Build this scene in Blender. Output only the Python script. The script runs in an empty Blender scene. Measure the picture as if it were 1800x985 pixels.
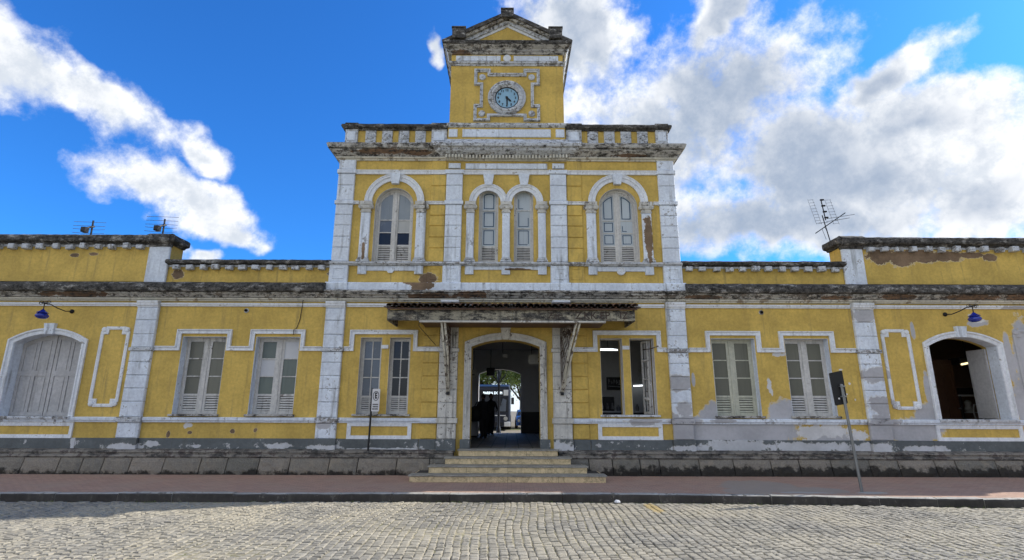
import bpy, bmesh, math, random
from mathutils import Vector, Matrix
from mathutils.geometry import delaunay_2d_cdt
R = math.radians
PI = math.pi
random.seed(7)
S = bpy.context.scene
COL = S.collection

# ------------------------------------------------------------------ camera
cam_d = bpy.data.cameras.new('camera')
cam_d.sensor_width = 36.0
cam_d.lens = 36.0 * 927.0 / 1800.0
cam_d.clip_end = 2000.0
cam_d.clip_start = 0.05
cam = bpy.data.objects.new('camera', cam_d)
COL.objects.link(cam)
cam.location = (0.19, -15.5, 1.77)
cam.rotation_euler = (Matrix.Rotation(R(90 + 13.7), 4, 'X') @ Matrix.Rotation(R(0.2), 4, 'Z')).to_euler()
S.camera = cam

# ------------------------------------------------------------------ view, sun, sky
S.view_settings.view_transform = 'Standard'
S.view_settings.look = 'None'
S.view_settings.exposure = 0.68
S.view_settings.gamma = 1.0
S.view_settings.use_curve_mapping = False
SUN = Vector((1.28, 0.49, 1.0)).normalized()
sd = bpy.data.lights.new('sun', 'SUN')
sd.energy = 4.0
sd.angle = R(0.53)
sd.color = (1.0, 0.95, 0.86)
so = bpy.data.objects.new('sun', sd)
COL.objects.link(so)
so.rotation_euler = SUN.to_track_quat('Z', 'Y').to_euler()
so.location = (20, 20, 40)


class NT:
    """tiny helper for writing node trees"""
    def __init__(s, tree):
        s.t = tree
        tree.nodes.clear()

    def n(s, typ, ins=None, **props):
        nd = s.t.nodes.new(typ)
        for k, v in props.items():
            setattr(nd, k, v)
        for k, v in (ins or {}).items():
            s.put(nd, k, v)
        return nd

    def put(s, nd, k, v):
        sock = nd.inputs[k]
        if isinstance(v, bpy.types.NodeSocket):
            s.t.links.new(v, sock)
        elif isinstance(v, bpy.types.Node):
            s.t.links.new(v.outputs[0], sock)
        else:
            if sock.type == 'RGBA' and len(v) == 3:
                v = (*v, 1)
            sock.default_value = v

    def m(s, op, a, b=None, c=None, clamp=False):
        nd = s.n('ShaderNodeMath', operation=op, use_clamp=clamp)
        for i, v in enumerate((a, b, c)):
            if v is not None:
                s.put(nd, i, v)
        return nd.outputs[0]

    def v(s, op, a, b=None, out=0):
        nd = s.n('ShaderNodeVectorMath', operation=op)
        s.put(nd, 0, a)
        if b is not None:
            s.put(nd, 1, b)
        return nd.outputs[out]

    def noise(s, vec, scale, detail=4, rough=0.55, dist=0.0):
        return s.n('ShaderNodeTexNoise', {'Vector': vec, 'Scale': scale, 'Detail': detail, 'Roughness': rough, 'Distortion': dist}).outputs[0]

    def ramp(s, x, lo, hi):
        nd = s.n('ShaderNodeMapRange', {'Value': x, 'From Min': lo, 'From Max': hi}, interpolation_type='SMOOTHSTEP', clamp=True)
        return nd.outputs[0]

    def mix(s, f, a, b, blend='MIX'):
        nd = s.n('ShaderNodeMix', data_type='RGBA', blend_type=blend)
        s.put(nd, 0, f)
        s.put(nd, 6, a)
        s.put(nd, 7, b)
        return nd.outputs[2]


world = bpy.data.worlds.new('World')
S.world = world
world.use_nodes = True
W = NT(world.node_tree)
sky = W.n('ShaderNodeTexSky', sky_type='NISHITA')
sky.sun_disc = False
sky.sun_elevation = math.asin(SUN.z)
sky.sun_rotation = math.atan2(SUN.x, SUN.y)
sky.air_density = 1.0
sky.dust_density = 0.4
sky.ozone_density = 3.0
dirv = W.n('ShaderNodeTexCoord').outputs['Generated']
# deep polarised blue, as the phone camera renders it
blue = W.mix(1.0, sky.outputs[0], (0.22, 0.74, 1.38), 'MULTIPLY')
# cloud banks: centre direction (azimuth deg from +Y to the right, elevation deg), half sizes in degrees, tilt
n_big = W.noise(dirv, 2.1, 2, 0.5)
wob = W.n('ShaderNodeTexNoise', {'Vector': dirv, 'Scale': 6.0, 'Detail': 3.0, 'Roughness': 0.65})
wv = W.v('SUBTRACT', wob.outputs['Color'], (0.5, 0.5, 0.5))
wsc = W.n('ShaderNodeVectorMath', operation='SCALE')
W.put(wsc, 0, wv)
wsc.inputs['Scale'].default_value = 0.17
dw = W.v('ADD', dirv, wsc.outputs[0])
n_mid = W.noise(dw, 6.5, 4, 0.6)
n_fine = W.noise(dirv, 20.0, 6, 0.66)
CLOUDS = [  # azimuth from +Y towards +X, elevation, half width, half height, tilt, all in degrees
    (-47.6, 27.6, 5.6, 3.0, -35),
    (-41.6, 25.2, 6.2, 2.3, -26),
    (-33.9, 23.2, 2.8, 1.7, -30),
    (-33.8, 18.8, 7.8, 2.1, -9),
    (-28.7, 17.3, 2.9, 1.6, -19),
    (-31.3, 14.6, 2.4, 0.9, -3),
    (9.3, 38.8, 6.1, 4.6, -24),
    (24.2, 30.5, 10.0, 8.0, 14),
    (14.5, 25.9, 11.0, 9.5, -6),
    (41.5, 23.2, 8.5, 4.6, -29),
    (39.0, 28.2, 5.2, 2.2, 21),
    (34.2, 21.5, 16.0, 7.0, -14),
    (29.7, 17.6, 17.6, 4.1, -10),
    (45.0, 17.7, 6.2, 5.8, -17),
    (23.3, 38.3, 5.1, 2.6, 21),
    (-9.2, 38.2, 0.6, 1.4, 12),
]
rad = None
for (az, el, rx, ry, tl) in CLOUDS:
    az, el = R(az), R(el)
    c = Vector((math.sin(az) * math.cos(el), math.cos(az) * math.cos(el), math.sin(el)))
    e1 = Vector((math.cos(az), -math.sin(az), 0))
    e2 = c.cross(e1) * -1 if c.cross(e1).z < 0 else c.cross(e1)
    t1 = e1 * math.cos(R(tl)) + e2 * math.sin(R(tl))
    t2 = t1.cross(c)
    rot = Matrix((t1, t2, t1.cross(t2))).transposed().to_euler()
    mp = W.n('ShaderNodeMapping', {'Vector': dw, 'Location': tuple(c), 'Rotation': tuple(rot), 'Scale': (R(rx), R(ry), 4.0)}, vector_type='TEXTURE')
    r = W.v('LENGTH', mp.outputs[0], out=1)
    rad = r if rad is None else W.m('SMOOTH_MIN', rad, r, 0.22)
sepd = W.n('ShaderNodeSeparateXYZ', {'Vector': dirv})
back = W.ramp(sepd.outputs[1], 0.25, -0.15)        # unseen rest of the sky: cloud cover thickened to light the facade
bk_f = W.m('MULTIPLY', W.m('SUBTRACT', n_big, 0.40), 5.0)
front = W.m('SUBTRACT', 1.0, rad)
base_f = W.n('ShaderNodeMix', data_type='FLOAT', ins={0: back, 2: front, 3: bk_f}).outputs[0]
fld = W.m('ADD', base_f, W.m('MULTIPLY', W.m('SUBTRACT', n_mid, 0.5), 1.3))
soft = fld
fld = W.m('ADD', fld, W.m('MULTIPLY', W.m('SUBTRACT', n_fine, 0.5), 1.15))
cover = W.ramp(fld, -0.22, 0.50)
core = W.ramp(W.m('ADD', soft, W.m('MULTIPLY', W.m('SUBTRACT', n_big, 0.5), 2.4)), 0.15, 0.95)
side = W.ramp(sepd.outputs[0], -0.15, 0.05)        # banks on the sun's side are seen against the light: grey bodies, bright rims
grey = W.m('MULTIPLY', W.m('MULTIPLY', core, W.m('ADD', 0.30, W.m('MULTIPLY', side, 0.70))), W.m('SUBTRACT', 1.25, W.m('MULTIPLY', n_fine, 0.75)))
lit = W.mix(W.ramp(n_fine, 0.36, 0.62), (4.9, 5.2, 5.6), (6.7, 6.75, 6.8))
ccol = W.mix(grey, lit, (2.3, 2.8, 3.65))
away = W.ramp(W.v('DOT_PRODUCT', dirv, tuple(SUN), out=1), -0.15, -0.75)   # clouds opposite the sun, out of view, boosted to brighten the shaded facade
ccol = W.mix(1.0, ccol, W.mix(away, (1.0, 1.0, 1.0), (2.1, 2.05, 1.98)), 'MULTIPLY')
hz = W.ramp(sepd.outputs[2], 0.22, 0.02)            # pale air near the horizon
blue = W.mix(W.m('MULTIPLY', hz, 0.85), blue, (6.4, 6.8, 7.2))
final = W.mix(cover, blue, ccol)
bg = W.n('ShaderNodeBackground', {'Color': final, 'Strength': 0.108})
wo = W.n('ShaderNodeOutputWorld', {'Surface': bg.outputs[0]})
world.cycles.sampling_method = 'MANUAL'
world.cycles.sample_map_resolution = 512
S.cycles.use_denoising = True
S.cycles.use_adaptive_sampling = True
S.cycles.adaptive_threshold = 0.025
S.cycles.max_bounces = 6
S.cycles.diffuse_bounces = 3
S.cycles.glossy_bounces = 3

# ------------------------------------------------------------------ object helpers


def link(o, parent=None):
    COL.objects.link(o)
    if parent is not None:
        o.parent = parent
    return o


def tag(o, label=None, cat=None, group=None, kind=None):
    for k, v in (('label', label), ('category', cat), ('group', group), ('kind', kind)):
        if v:
            o[k] = v
    return o


def thing(name, label, cat, loc=(0, 0, 0), rz=0.0, group=None):
    o = bpy.data.objects.new(name, None)
    o.empty_display_size = 0.2
    link(o)
    o.location = loc
    o.rotation_euler = (0, 0, rz)
    return tag(o, label, cat, group)


class MB:
    def __init__(s):
        s.V = []
        s.F = []

    def add(s, vs, fs):
        k = len(s.V)
        s.V += [tuple(v) for v in vs]
        s.F += [tuple(i + k for i in f) for f in fs]
        return s

    def box(s, x0, x1, y0, y1, z0, z1):
        v = [(x0, y0, z0), (x1, y0, z0), (x1, y1, z0), (x0, y1, z0), (x0, y0, z1), (x1, y0, z1), (x1, y1, z1), (x0, y1, z1)]
        return s.add(v, [(0, 3, 2, 1), (4, 5, 6, 7), (0, 1, 5, 4), (1, 2, 6, 5), (2, 3, 7, 6), (3, 0, 4, 7)])

    def fbox(s, x0, x1, y0, y1, z0, z1, c=0.012):
        """box whose front (y0) edges are chamfered"""
        v = [(x0 + c, y0, z0 + c), (x1 - c, y0, z0 + c), (x1 - c, y0, z1 - c), (x0 + c, y0, z1 - c),
             (x0, y0 + c, z0), (x1, y0 + c, z0), (x1, y0 + c, z1), (x0, y0 + c, z1),
             (x0, y1, z0), (x1, y1, z0), (x1, y1, z1), (x0, y1, z1)]
        f = [(0, 1, 2, 3)]
        for i in range(4):
            j = (i + 1) % 4
            f += [(4 + i, 4 + j, j, i), (8 + i, 8 + j, 4 + j, 4 + i)]
        f.append((11, 10, 9, 8))
        return s.add(v, f)

    def poly(s, loop, holes, y0, y1):
        """flat plate in xz with holes, from y0 (front) to y1 (back)"""
        loops = [loop] + list(holes)
        pts, edges = [], []
        for lp in loops:
            k = len(pts)
            pts += [Vector(p) for p in lp]
            edges += [(k + i, k + (i + 1) % len(lp)) for i in range(len(lp))]
        vo, eo, fo, *_ = delaunay_2d_cdt(pts, edges, [], 0, 1e-5)

        def inside(p, lp):
            r = False
            j = len(lp) - 1
            for i in range(len(lp)):
                a, b = lp[i], lp[j]
                if (a[1] > p[1]) != (b[1] > p[1]) and p[0] < (b[0] - a[0]) * (p[1] - a[1]) / (b[1] - a[1]) + a[0]:
                    r = not r
                j = i
            return r
        k = len(s.V)
        n = len(vo)
        s.V += [(v.x, y0, v.y) for v in vo] + [(v.x, y1, v.y) for v in vo]
        keep = []
        for f in fo:
            c = sum((vo[i] for i in f), Vector((0, 0))) / len(f)
            if inside(c, loop) and not any(inside(c, h) for h in holes):
                keep.append(f)
        cnt = {}
        for f in keep:
            s.F.append(tuple(k + i for i in f))
            s.F.append(tuple(k + n + i for i in reversed(f)))
            for a, b in zip(f, f[1:] + f[:1]):
                cnt[(a, b)] = 1
        for (a, b) in cnt:
            if (b, a) not in cnt:
                s.F.append((k + b, k + a, k + n + a, k + n + b))
        return s

    def rings(s, rings, closed_ring=True, cap=True):
        k = len(s.V)
        m = len(rings[0])
        for r in rings:
            s.V += [tuple(p) for p in r]
        for i in range(len(rings) - 1):
            for j in range(m if closed_ring else m - 1):
                a = k + i * m + j
                b = k + i * m + (j + 1) % m
                s.F.append((a, b, b + m, a + m))
        if cap and closed_ring:
            s.F.append(tuple(k + j for j in reversed(range(m))))
            s.F.append(tuple(k + (len(rings) - 1) * m + j for j in range(m)))
        return s

    def tube(s, pts, r, n=6):
        pts = [Vector(p) for p in pts]
        rs = r if isinstance(r, (list, tuple)) else [r] * len(pts)
        out = []
        for i, p in enumerate(pts):
            t = (pts[min(i + 1, len(pts) - 1)] - pts[max(i - 1, 0)]).normalized()
            u = t.cross(Vector((0.31, 0.17, 0.93)))
            if u.length < 0.1:
                u = t.cross(Vector((1, 0.2, 0)))
            u.normalize()
            w = t.cross(u)
            out.append([p + (u * math.cos(2 * PI * j / n) + w * math.sin(2 * PI * j / n)) * rs[i] for j in range(n)])
        return s.rings(out)

    def lathe_z(s, c, prof, n=16):
        return s.rings([[(c[0] + r * math.cos(2 * PI * j / n), c[1] + r * math.sin(2 * PI * j / n), c[2] + z) for j in range(n)] for r, z in prof])

    def lathe_y(s, c, prof, n=24, ring=False):
        """rings round the y axis: prof = (radius, y)"""
        if ring:
            prof = list(prof) + [prof[0]]
        return s.rings([[(c[0] + r * math.cos(2 * PI * j / n), c[1] + y, c[2] + r * math.sin(2 * PI * j / n)) for j in range(n)] for r, y in prof], cap=not ring)

    def mould(s, path, prof, closed=False, y=0.0):
        """moulding along an (x,z) path on the wall; prof = [(offset to the left of travel, protrusion)]"""
        P = [Vector(p) for p in path]
        n = len(P)
        rg = []
        for i in range(n):
            a = P[i - 1] if (i > 0 or closed) else None
            b = P[(i + 1) % n] if (i < n - 1 or closed) else None
            d1 = (P[i] - a).normalized() if a is not None else None
            d2 = (b - P[i]).normalized() if b is not None else None
            d1 = d1 if d1 is not None else d2
            d2 = d2 if d2 is not None else d1
            n1 = Vector((-d1.y, d1.x))
            n2 = Vector((-d2.y, d2.x))
            mv = (n1 + n2)
            mv = mv / max(0.3, mv.dot(n1)) if mv.length > 1e-4 else n1
            rg.append([(P[i].x + mv.x * o, y - p, P[i].y + mv.y * o) for o, p in prof])
        if closed:
            rg.append(rg[0])
        return s.rings(rg, cap=not closed)

    def sweep(s, path, prof, seg=0.25, jit=0.0, seed=1):
        """cornice along an (x,y) path, outward to the right of travel; prof = [(out, z)]"""
        rnd = random.Random(seed)
        P = [Vector(p) for p in path]
        n = len(P)
        st = []
        for i in range(n):
            d1 = (P[i] - P[i - 1]).normalized() if i else None
            d2 = (P[i + 1] - P[i]).normalized() if i < n - 1 else None
            d1 = d1 if d1 is not None else d2
            d2 = d2 if d2 is not None else d1
            n1 = Vector((d1.y, -d1.x))
            n2 = Vector((d2.y, -d2.x))
            mv = n1 + n2
            mv = mv / mv.dot(n1)
            st.append((P[i], mv))
            if i < n - 1:
                L = (P[i + 1] - P[i]).length
                m = max(1, int(L / seg))
                nn = Vector((d2.y, -d2.x))
                for q in range(1, m):
                    st.append((P[i].lerp(P[i + 1], q / m), nn))
        rg = []
        for p, mv in st:
            r = []
            for o, z in prof:
                jo = o + (rnd.uniform(-jit, jit) if o > 0.03 else 0)
                jz = z + rnd.uniform(-jit, jit) * 0.7
                r.append((p.x + mv.x * jo, p.y + mv.y * jo, jz))
            rg.append(r)
        return s.rings(rg)

    def mesh(s, name, mat=None, smooth=False):
        me = bpy.data.meshes.new(name)
        me.from_pydata(s.V, [], s.F)
        bm = bmesh.new()
        bm.from_mesh(me)
        bmesh.ops.recalc_face_normals(bm, faces=bm.faces)
        bm.to_mesh(me)
        bm.free()
        if mat is not None:
            me.materials.append(mat)
        if smooth:
            for p in me.polygons:
                p.use_smooth = True
        return me

    def obj(s, name, mat, parent=None, smooth=False, loc=None, angle=None):
        o = link(bpy.data.objects.new(name, s.mesh(name, mat, smooth)), parent)
        if loc:
            o.location = loc
        if angle:
            o.data.set_sharp_from_angle(angle=R(angle)) if smooth else None
        return o


def inst(name, me, parent, loc=(0, 0, 0), rot=None, sc=None):
    o = link(bpy.data.objects.new(name, me), parent)
    o.location = loc
    if rot:
        o.rotation_euler = rot
    if sc:
        o.scale = sc
    return o


def box(name, mat, parent, x0, x1, y0, y1, z0, z1, c=0.012):
    return MB().fbox(min(x0, x1), max(x0, x1), y0, y1, z0, z1, c).obj(name, mat, parent)


def rect(x0, x1, z0, z1):
    return [(x0, z0), (x1, z0), (x1, z1), (x0, z1)]


def arch(cx, hw, z0, zs, za, n=12):
    """opening outline: foot, straight jambs to zs, arc to apex za (anticlockwise)"""
    h = za - zs
    if h >= hw - 1e-6:
        pts = [(cx + hw * math.cos(PI * i / n), zs + h * math.sin(PI * i / n)) for i in range(n + 1)]
    else:
        rr = (hw * hw + h * h) / (2 * h)
        a = math.asin(hw / rr)
        pts = [(cx + rr * math.sin(a - 2 * a * i / n), za - rr + rr * math.cos(a - 2 * a * i / n)) for i in range(n + 1)]
    return [(cx - hw, z0), (cx + hw, z0)] + pts


def text_mesh(txt, size, mat, extrude=0.002, align='CENTER', bold=0.0):
    cu = bpy.data.curves.new('lettering', 'FONT')
    cu.body = txt
    cu.size = size
    cu.extrude = extrude
    cu.offset = bold
    cu.align_x = align
    cu.align_y = 'CENTER'
    cu.resolution_u = 3
    o = bpy.data.objects.new('lettering', cu)
    me = bpy.data.meshes.new_from_object(o)
    bpy.data.objects.remove(o)
    bpy.data.curves.remove(cu)
    me.materials.clear()
    me.materials.append(mat)
    return me


# ------------------------------------------------------------------ materials
def newmat(name):
    m = bpy.data.materials.new(name)
    m.use_nodes = True
    return m, NT(m.node_tree)


def finish(T, col, rough=0.8, bump=None, bstr=0.3, bdist=0.01, spec=0.35, metal=0.0, **kw):
    ins = {'Base Color': col, 'Roughness': rough, 'Metallic': metal, 'Specular IOR Level': spec}
    ins.update(kw)
    p = T.n('ShaderNodeBsdfPrincipled', ins)
    if bump is not None:
        b = T.n('ShaderNodeBump', {'Height': bump, 'Strength': bstr, 'Distance': bdist})
        T.put(p, 'Normal', b.outputs[0])
    T.n('ShaderNodeOutputMaterial', {'Surface': p.outputs[0]})


def plain(name, col, rough=0.6, metal=0.0, var=0.12, scale=6.0, spec=0.4, emit=None, es=0.0, bump=0.1):
    m, T = newmat(name)
    pos = T.n('ShaderNodeNewGeometry').outputs['Position']
    nz = T.noise(pos, scale, 6, 0.6)
    f = T.m('MULTIPLY', nz, 1.0)
    c = T.mix(f, tuple(x * (1 - var) for x in col), tuple(min(1, x * (1 + var)) for x in col))
    kw = {}
    if emit:
        kw = {'Emission Color': emit, 'Emission Strength': es}
    finish(T, c, rough, nz, bump, 0.004, spec, metal, **kw)
    return m


def patchmask(T, pos, ells, amp=0.55, nscale=2.4):
    """ragged union of ellipses (x, z, rx, rz) on the facade"""
    nz = T.noise(pos, nscale * 1.3, 6, 0.68)
    d = None
    sp = T.n('ShaderNodeSeparateXYZ', {'Vector': pos})
    xz = T.n('ShaderNodeCombineXYZ', {'X': sp.outputs[0], 'Y': sp.outputs[2]}).outputs[0]
    for (x, z, rx, rz) in ells:
        q = T.v('DIVIDE', T.v('SUBTRACT', xz, (x, z, 0)), (rx, rz, 1))
        L = T.v('LENGTH', q, out=1)
        d = L if d is None else T.m('MINIMUM', d, L)
    d = T.m('ADD', d, T.m('MULTIPLY', T.m('SUBTRACT', nz, 0.5), amp * 4.5))
    return T.ramp(d, 1.06, 0.97), T.m('MULTIPLY', T.ramp(d, 1.16, 1.06), T.ramp(d, 0.97, 1.06))


def paint(name, base, under=(0.30, 0.29, 0.28), peel=0.62, pscale=3.5, dirt=0.35, rough=0.75, patches=(), var=0.18, mold=0.0, mscale=2.4):
    """old limewash / paint on render with flaking, streaks and patches of bare render"""
    m, T = newmat(name)
    pos = T.n('ShaderNodeNewGeometry').outputs['Position']
    big = T.noise(pos, 1.1, 3, 0.6)
    grain = T.noise(pos, 42.0, 3, 0.7)
    st = T.v('MULTIPLY', pos, (7.0, 7.0, 0.55))
    streak = T.noise(st, 1.0, 4, 0.6)
    tone = T.noise(pos, 12.0, 4, 0.7)
    dark = tuple(x * (1 - var) for x in base)
    lite = tuple(min(0.9, x * (1 + var * 0.5)) for x in base)
    c = T.mix(T.ramp(big, 0.3, 0.7), dark, lite)
    c = T.mix(T.m('MULTIPLY', T.ramp(grain, 0.35, 0.75), 0.25), c, tuple(x * 0.7 for x in base))
    sm = T.m('MULTIPLY', T.m('MULTIPLY', T.ramp(streak, 0.50, 0.76), T.ramp(big, 0.30, 0.62)), dirt * 1.5, clamp=True)
    c = T.mix(sm, c, (0.10, 0.095, 0.08))
    c = T.mix(1.0, c, T.mix(T.ramp(tone, 0.3, 0.7), (0.86, 0.86, 0.87), (1.07, 1.07, 1.06)), 'MULTIPLY')
    # flakes: islands of lost paint, ragged at two scales
    fl = T.m('ADD', T.noise(pos, pscale, 5, 0.72), T.m('MULTIPLY', T.m('SUBTRACT', tone, 0.5), 0.22))
    fl = T.m('ADD', fl, T.m('MULTIPLY', T.m('SUBTRACT', big, 0.5), 0.55))
    fm = T.ramp(fl, peel, peel + 0.035)
    uc = T.mix(T.ramp(tone, 0.35, 0.68), tuple(x * 0.62 for x in under), under)
    c = T.mix(fm, c, uc)
    for (ells, pc, amp, ns) in patches:
        pm, rim = patchmask(T, pos, ells, amp, ns)
        c = T.mix(T.m('MULTIPLY', rim, 0.55), c, (0.60, 0.58, 0.52))
        lo = 0.86 if pc[0] > 0.3 else 0.6
        c = T.mix(pm, c, T.mix(T.ramp(T.m('ADD', big, T.m('MULTIPLY', T.m('SUBTRACT', tone, 0.5), 0.5)), 0.3, 0.7), tuple(x * lo for x in pc), tuple(min(1, x * 1.10) for x in pc)))
    if mold > 0:
        mn = T.noise(T.v('MULTIPLY', pos, (1.0, 1.0, 2.6)), mscale, 6, 0.75)
        mn = T.m('ADD', mn, T.m('MULTIPLY', T.m('SUBTRACT', grain, 0.5), 0.18))
        mm = T.ramp(mn, 0.60 - mold * 0.32, 0.76 - mold * 0.30)
        mc = T.mix(T.ramp(tone, 0.3, 0.72), (0.013, 0.013, 0.013), (0.10, 0.095, 0.088))
        c = T.mix(mm, c, mc)
    finish(T, c, rough, grain, 0.35, 0.012, 0.25)
    return m


YEL = (0.615, 0.43, 0.11)
WHT = (0.70, 0.76, 0.85)
CEM = (0.42, 0.42, 0.44)
BRN = (0.22, 0.15, 0.095)
yel_patches = [
    ([(6.3, 1.12, 1.15, 0.33), (7.3, 1.15, 0.9, 0.32), (5.95, 1.55, 0.36, 0.42), (7.95, 1.62, 0.42, 0.42), (11.6, 1.2, 0.75, 0.34), (9.3, 1.0, 0.7, 0.16),
      (15.3, 3.0, 0.45, 1.3), (14.95, 1.9, 0.35, 0.7), (12.05, 1.65, 0.35, 0.32), (12.2, 2.3, 0.10, 0.5), (14.75, 3.2, 0.12, 0.8), (5.6, 1.2, 0.4, 0.35), (14.0, 4.28, 0.3, 0.1), (12.05, 4.05, 0.06, 0.25), (5.45, 2.6, 0.05, 0.2)], CEM, 0.35, 2.2),
    ([(11.5, 6.34, 0.45, 0.24), (12.1, 6.28, 0.5, 0.26), (12.8, 6.32, 0.55, 0.20), (13.5, 6.34, 0.5, 0.16), (14.2, 6.38, 0.35, 0.10), (-13.2, 6.28, 0.14, 0.06), (-12.6, 6.32, 0.12, 0.05), (5.6, 5.15, 0.2, 0.1), (-2.35, 5.58, 0.28, 0.16), (-9.95, 5.7, 0.18, 0.14),
      (-7.7, 1.12, 0.07, 0.06), (-8.9, 1.08, 0.06, 0.04), (-9.5, 1.02, 0.05, 0.09), (-7.05, 1.15, 0.05, 0.06), (14.8, 6.3, 0.18, 0.12), (-5.2, 5.75, 0.2, 0.1)], BRN, 0.45, 3.2),
    ([(7.63, 2.42, 0.055, 0.2), (7.68, 2.25, 0.03, 0.1), (9.75, 2.9, 0.05, 0.02), (9.95, 2.5, 0.03, 0.03), (9.82, 2.2, 0.03, 0.02), (9.6, 1.95, 0.04, 0.02), (10.05, 2.05, 0.02, 0.03),
      (14.05, 4.35, 0.22, 0.05), (-3.9, 1.72, 0.1, 0.05), (9.2, 1.2, 0.6, 0.18), (8.6, 1.12, 0.3, 0.22), (10.0, 1.05, 0.25, 0.14), (8.0, 3.33, 0.18, 0.06), (-9.0, 1.28, 0.12, 0.07), (13.9, 4.45, 0.12, 0.12)], (0.62, 0.62, 0.62), 0.7, 5.0),
]
M = {}
M['yellow'] = paint('yellow_limewash', YEL, (0.36, 0.27, 0.12), peel=0.77, pscale=3.0, dirt=0.30, patches=yel_patches, var=0.20)
wht_patches = [
    ([(5.05, 2.5, 0.4, 0.22), (5.05, 1.15, 0.5, 0.5), (5.1, 1.75, 0.25, 0.2), (10.65, 2.75, 0.5, 0.2), (10.7, 1.9, 0.45, 0.25), (10.65, 1.15, 0.5, 0.45), (10.6, 4.45, 0.35, 0.2),
      (6.2, 1.45, 0.35, 0.05), (10.9, 1.45, 0.3, 0.05), (3.9, 1.44, 0.5, 0.06), (3.9, 1.36, 0.35, 0.05), (-5.1, 1.3, 0.2, 0.1), (15.4, 3.5, 0.6, 2.2)], (0.40, 0.40, 0.42), 0.4, 2.2),
    ([(-2.45, 5.33, 0.36, 0.16), (-2.75, 5.42, 0.3, 0.06), (0.4, 5.86, 0.4, 0.05), (-4.35, 6.45, 0.05, 0.3), (4.38, 6.9, 0.13, 0.75)], BRN, 0.5, 3.0),
]
M['white'] = paint('white_limewash', WHT, (0.40, 0.41, 0.43), peel=0.635, pscale=8.0, dirt=0.5, patches=wht_patches, var=0.14)
M['white_clean'] = paint('white_trim_paint', (0.75, 0.78, 0.82), (0.40, 0.39, 0.37), peel=0.66, pscale=6.0, dirt=0.35, patches=wht_patches[:1], var=0.08)
M['white_worn'] = paint('worn_white_render', (0.60, 0.63, 0.67), (0.30, 0.29, 0.28), peel=0.56, pscale=9.0, dirt=0.7, patches=wht_patches, mold=0.30, mscale=6.0)
M['mold'] = paint('mould_blackened_render', (0.42, 0.41, 0.39), (0.16, 0.15, 0.14), peel=0.50, pscale=6.0, dirt=0.8, mold=0.82, mscale=3.2, rough=0.9)
M['mold_light'] = paint('weathered_cornice_render', (0.50, 0.49, 0.46), (0.25, 0.22, 0.19), peel=0.58, pscale=7.0, dirt=0.8, mold=0.50, mscale=4.5, rough=0.9,
                        patches=[([(-12.6, 5.03, 0.8, 0.08), (-13.6, 5.03, 0.3, 0.07), (11.6, 5.02, 0.6, 0.07), (13.8, 5.02, 0.9, 0.08), (15.3, 5.02, 0.6, 0.08), (-2.2, 5.0, 0.7, 0.1), (-1.0, 5.05, 0.5, 0.08), (5.8, 5.0, 0.5, 0.05), (9.8, 5.0, 0.4, 0.05),
                                   (-4.0, 9.68, 0.9, 0.07), (-2.8, 9.65, 0.5, 0.06), (3.9, 9.6, 0.6, 0.04), (-1.5, 13.35, 0.3, 0.12)], (0.20, 0.13, 0.085), 0.5, 2.6)])
M['cream'] = paint('cream_moulding_paint', (0.62, 0.60, 0.52), (0.36, 0.30, 0.22), peel=0.62, pscale=4.0, dirt=0.6, var=0.15)
M['frame_white'] = paint('weathered_door_surround', (0.60, 0.59, 0.55), (0.22, 0.20, 0.18), peel=0.60, pscale=11.0, dirt=0.8, var=0.2)
M['dado'] = paint('grey_dado_paint', (0.125, 0.14, 0.145), (0.50, 0.50, 0.50), peel=0.64, pscale=4.5, dirt=0.3, var=0.2,
                  patches=[([(6.6, 0.76, 1.0, 0.16), (8.6, 0.74, 1.4, 0.12), (5.1, 0.7, 0.4, 0.08), (10.3, 0.72, 0.6, 0.12), (11.8, 0.7, 0.7, 0.08), (-9.9, 0.77, 0.2, 0.07), (-8.6, 0.72, 0.12, 0.04), (-6.3, 0.73, 0.4, 0.07), (-5.0, 0.70, 0.5, 0.06), (-10.6, 0.7, 0.5, 0.08), (-3.4, 0.65, 1.2, 0.035), (1.6, 0.75, 0.28, 0.15), (-12.1, 0.8, 0.07, 0.2)],
                            (0.50, 0.51, 0.53), 0.75, 4.0)])


def stone_mat():
    m, T = newmat('granite_plinth_stone')
    g = T.n('ShaderNodeNewGeometry')
    pos = g.outputs['Position']
    oi = T.n('ShaderNodeObjectInfo').outputs['Random']
    big = T.noise(pos, 2.2, 6, 0.65)
    gr = T.noise(pos, 38.0, 6, 0.75)
    c = T.mix(oi, (0.21, 0.20, 0.17), (0.36, 0.315, 0.26))
    c = T.mix(T.ramp(gr, 0.3, 0.72), T.mix(0.55, c, (0.05, 0.05, 0.045)), c)
    c = T.mix(T.m('MULTIPLY', T.ramp(big, 0.5, 0.75), 0.5), c, (0.36, 0.30, 0.22))
    sp = T.n('ShaderNodeSeparateXYZ', {'Vector': pos})
    # splash line of black lichen along the foot of the wall, ragged
    low = T.m('ADD', T.m('MULTIPLY', sp.outputs[2], -2.3), T.m('MULTIPLY', T.noise(pos, 3.0, 7, 0.7), 1.8))
    low = T.m('ADD', low, T.m('MULTIPLY', T.ramp(sp.outputs[0], 1.0, 4.0), 0.34))
    c = T.mix(T.m('MULTIPLY', T.ramp(low, 0.60, 0.85), 0.88), c, (0.016, 0.015, 0.014))
    finish(T, c, 0.9, T.m('ADD', gr, T.m('MULTIPLY', T.noise(pos, 9.0, 5, 0.6), 1.5)), 0.9, 0.03, 0.2)
    return m


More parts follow.
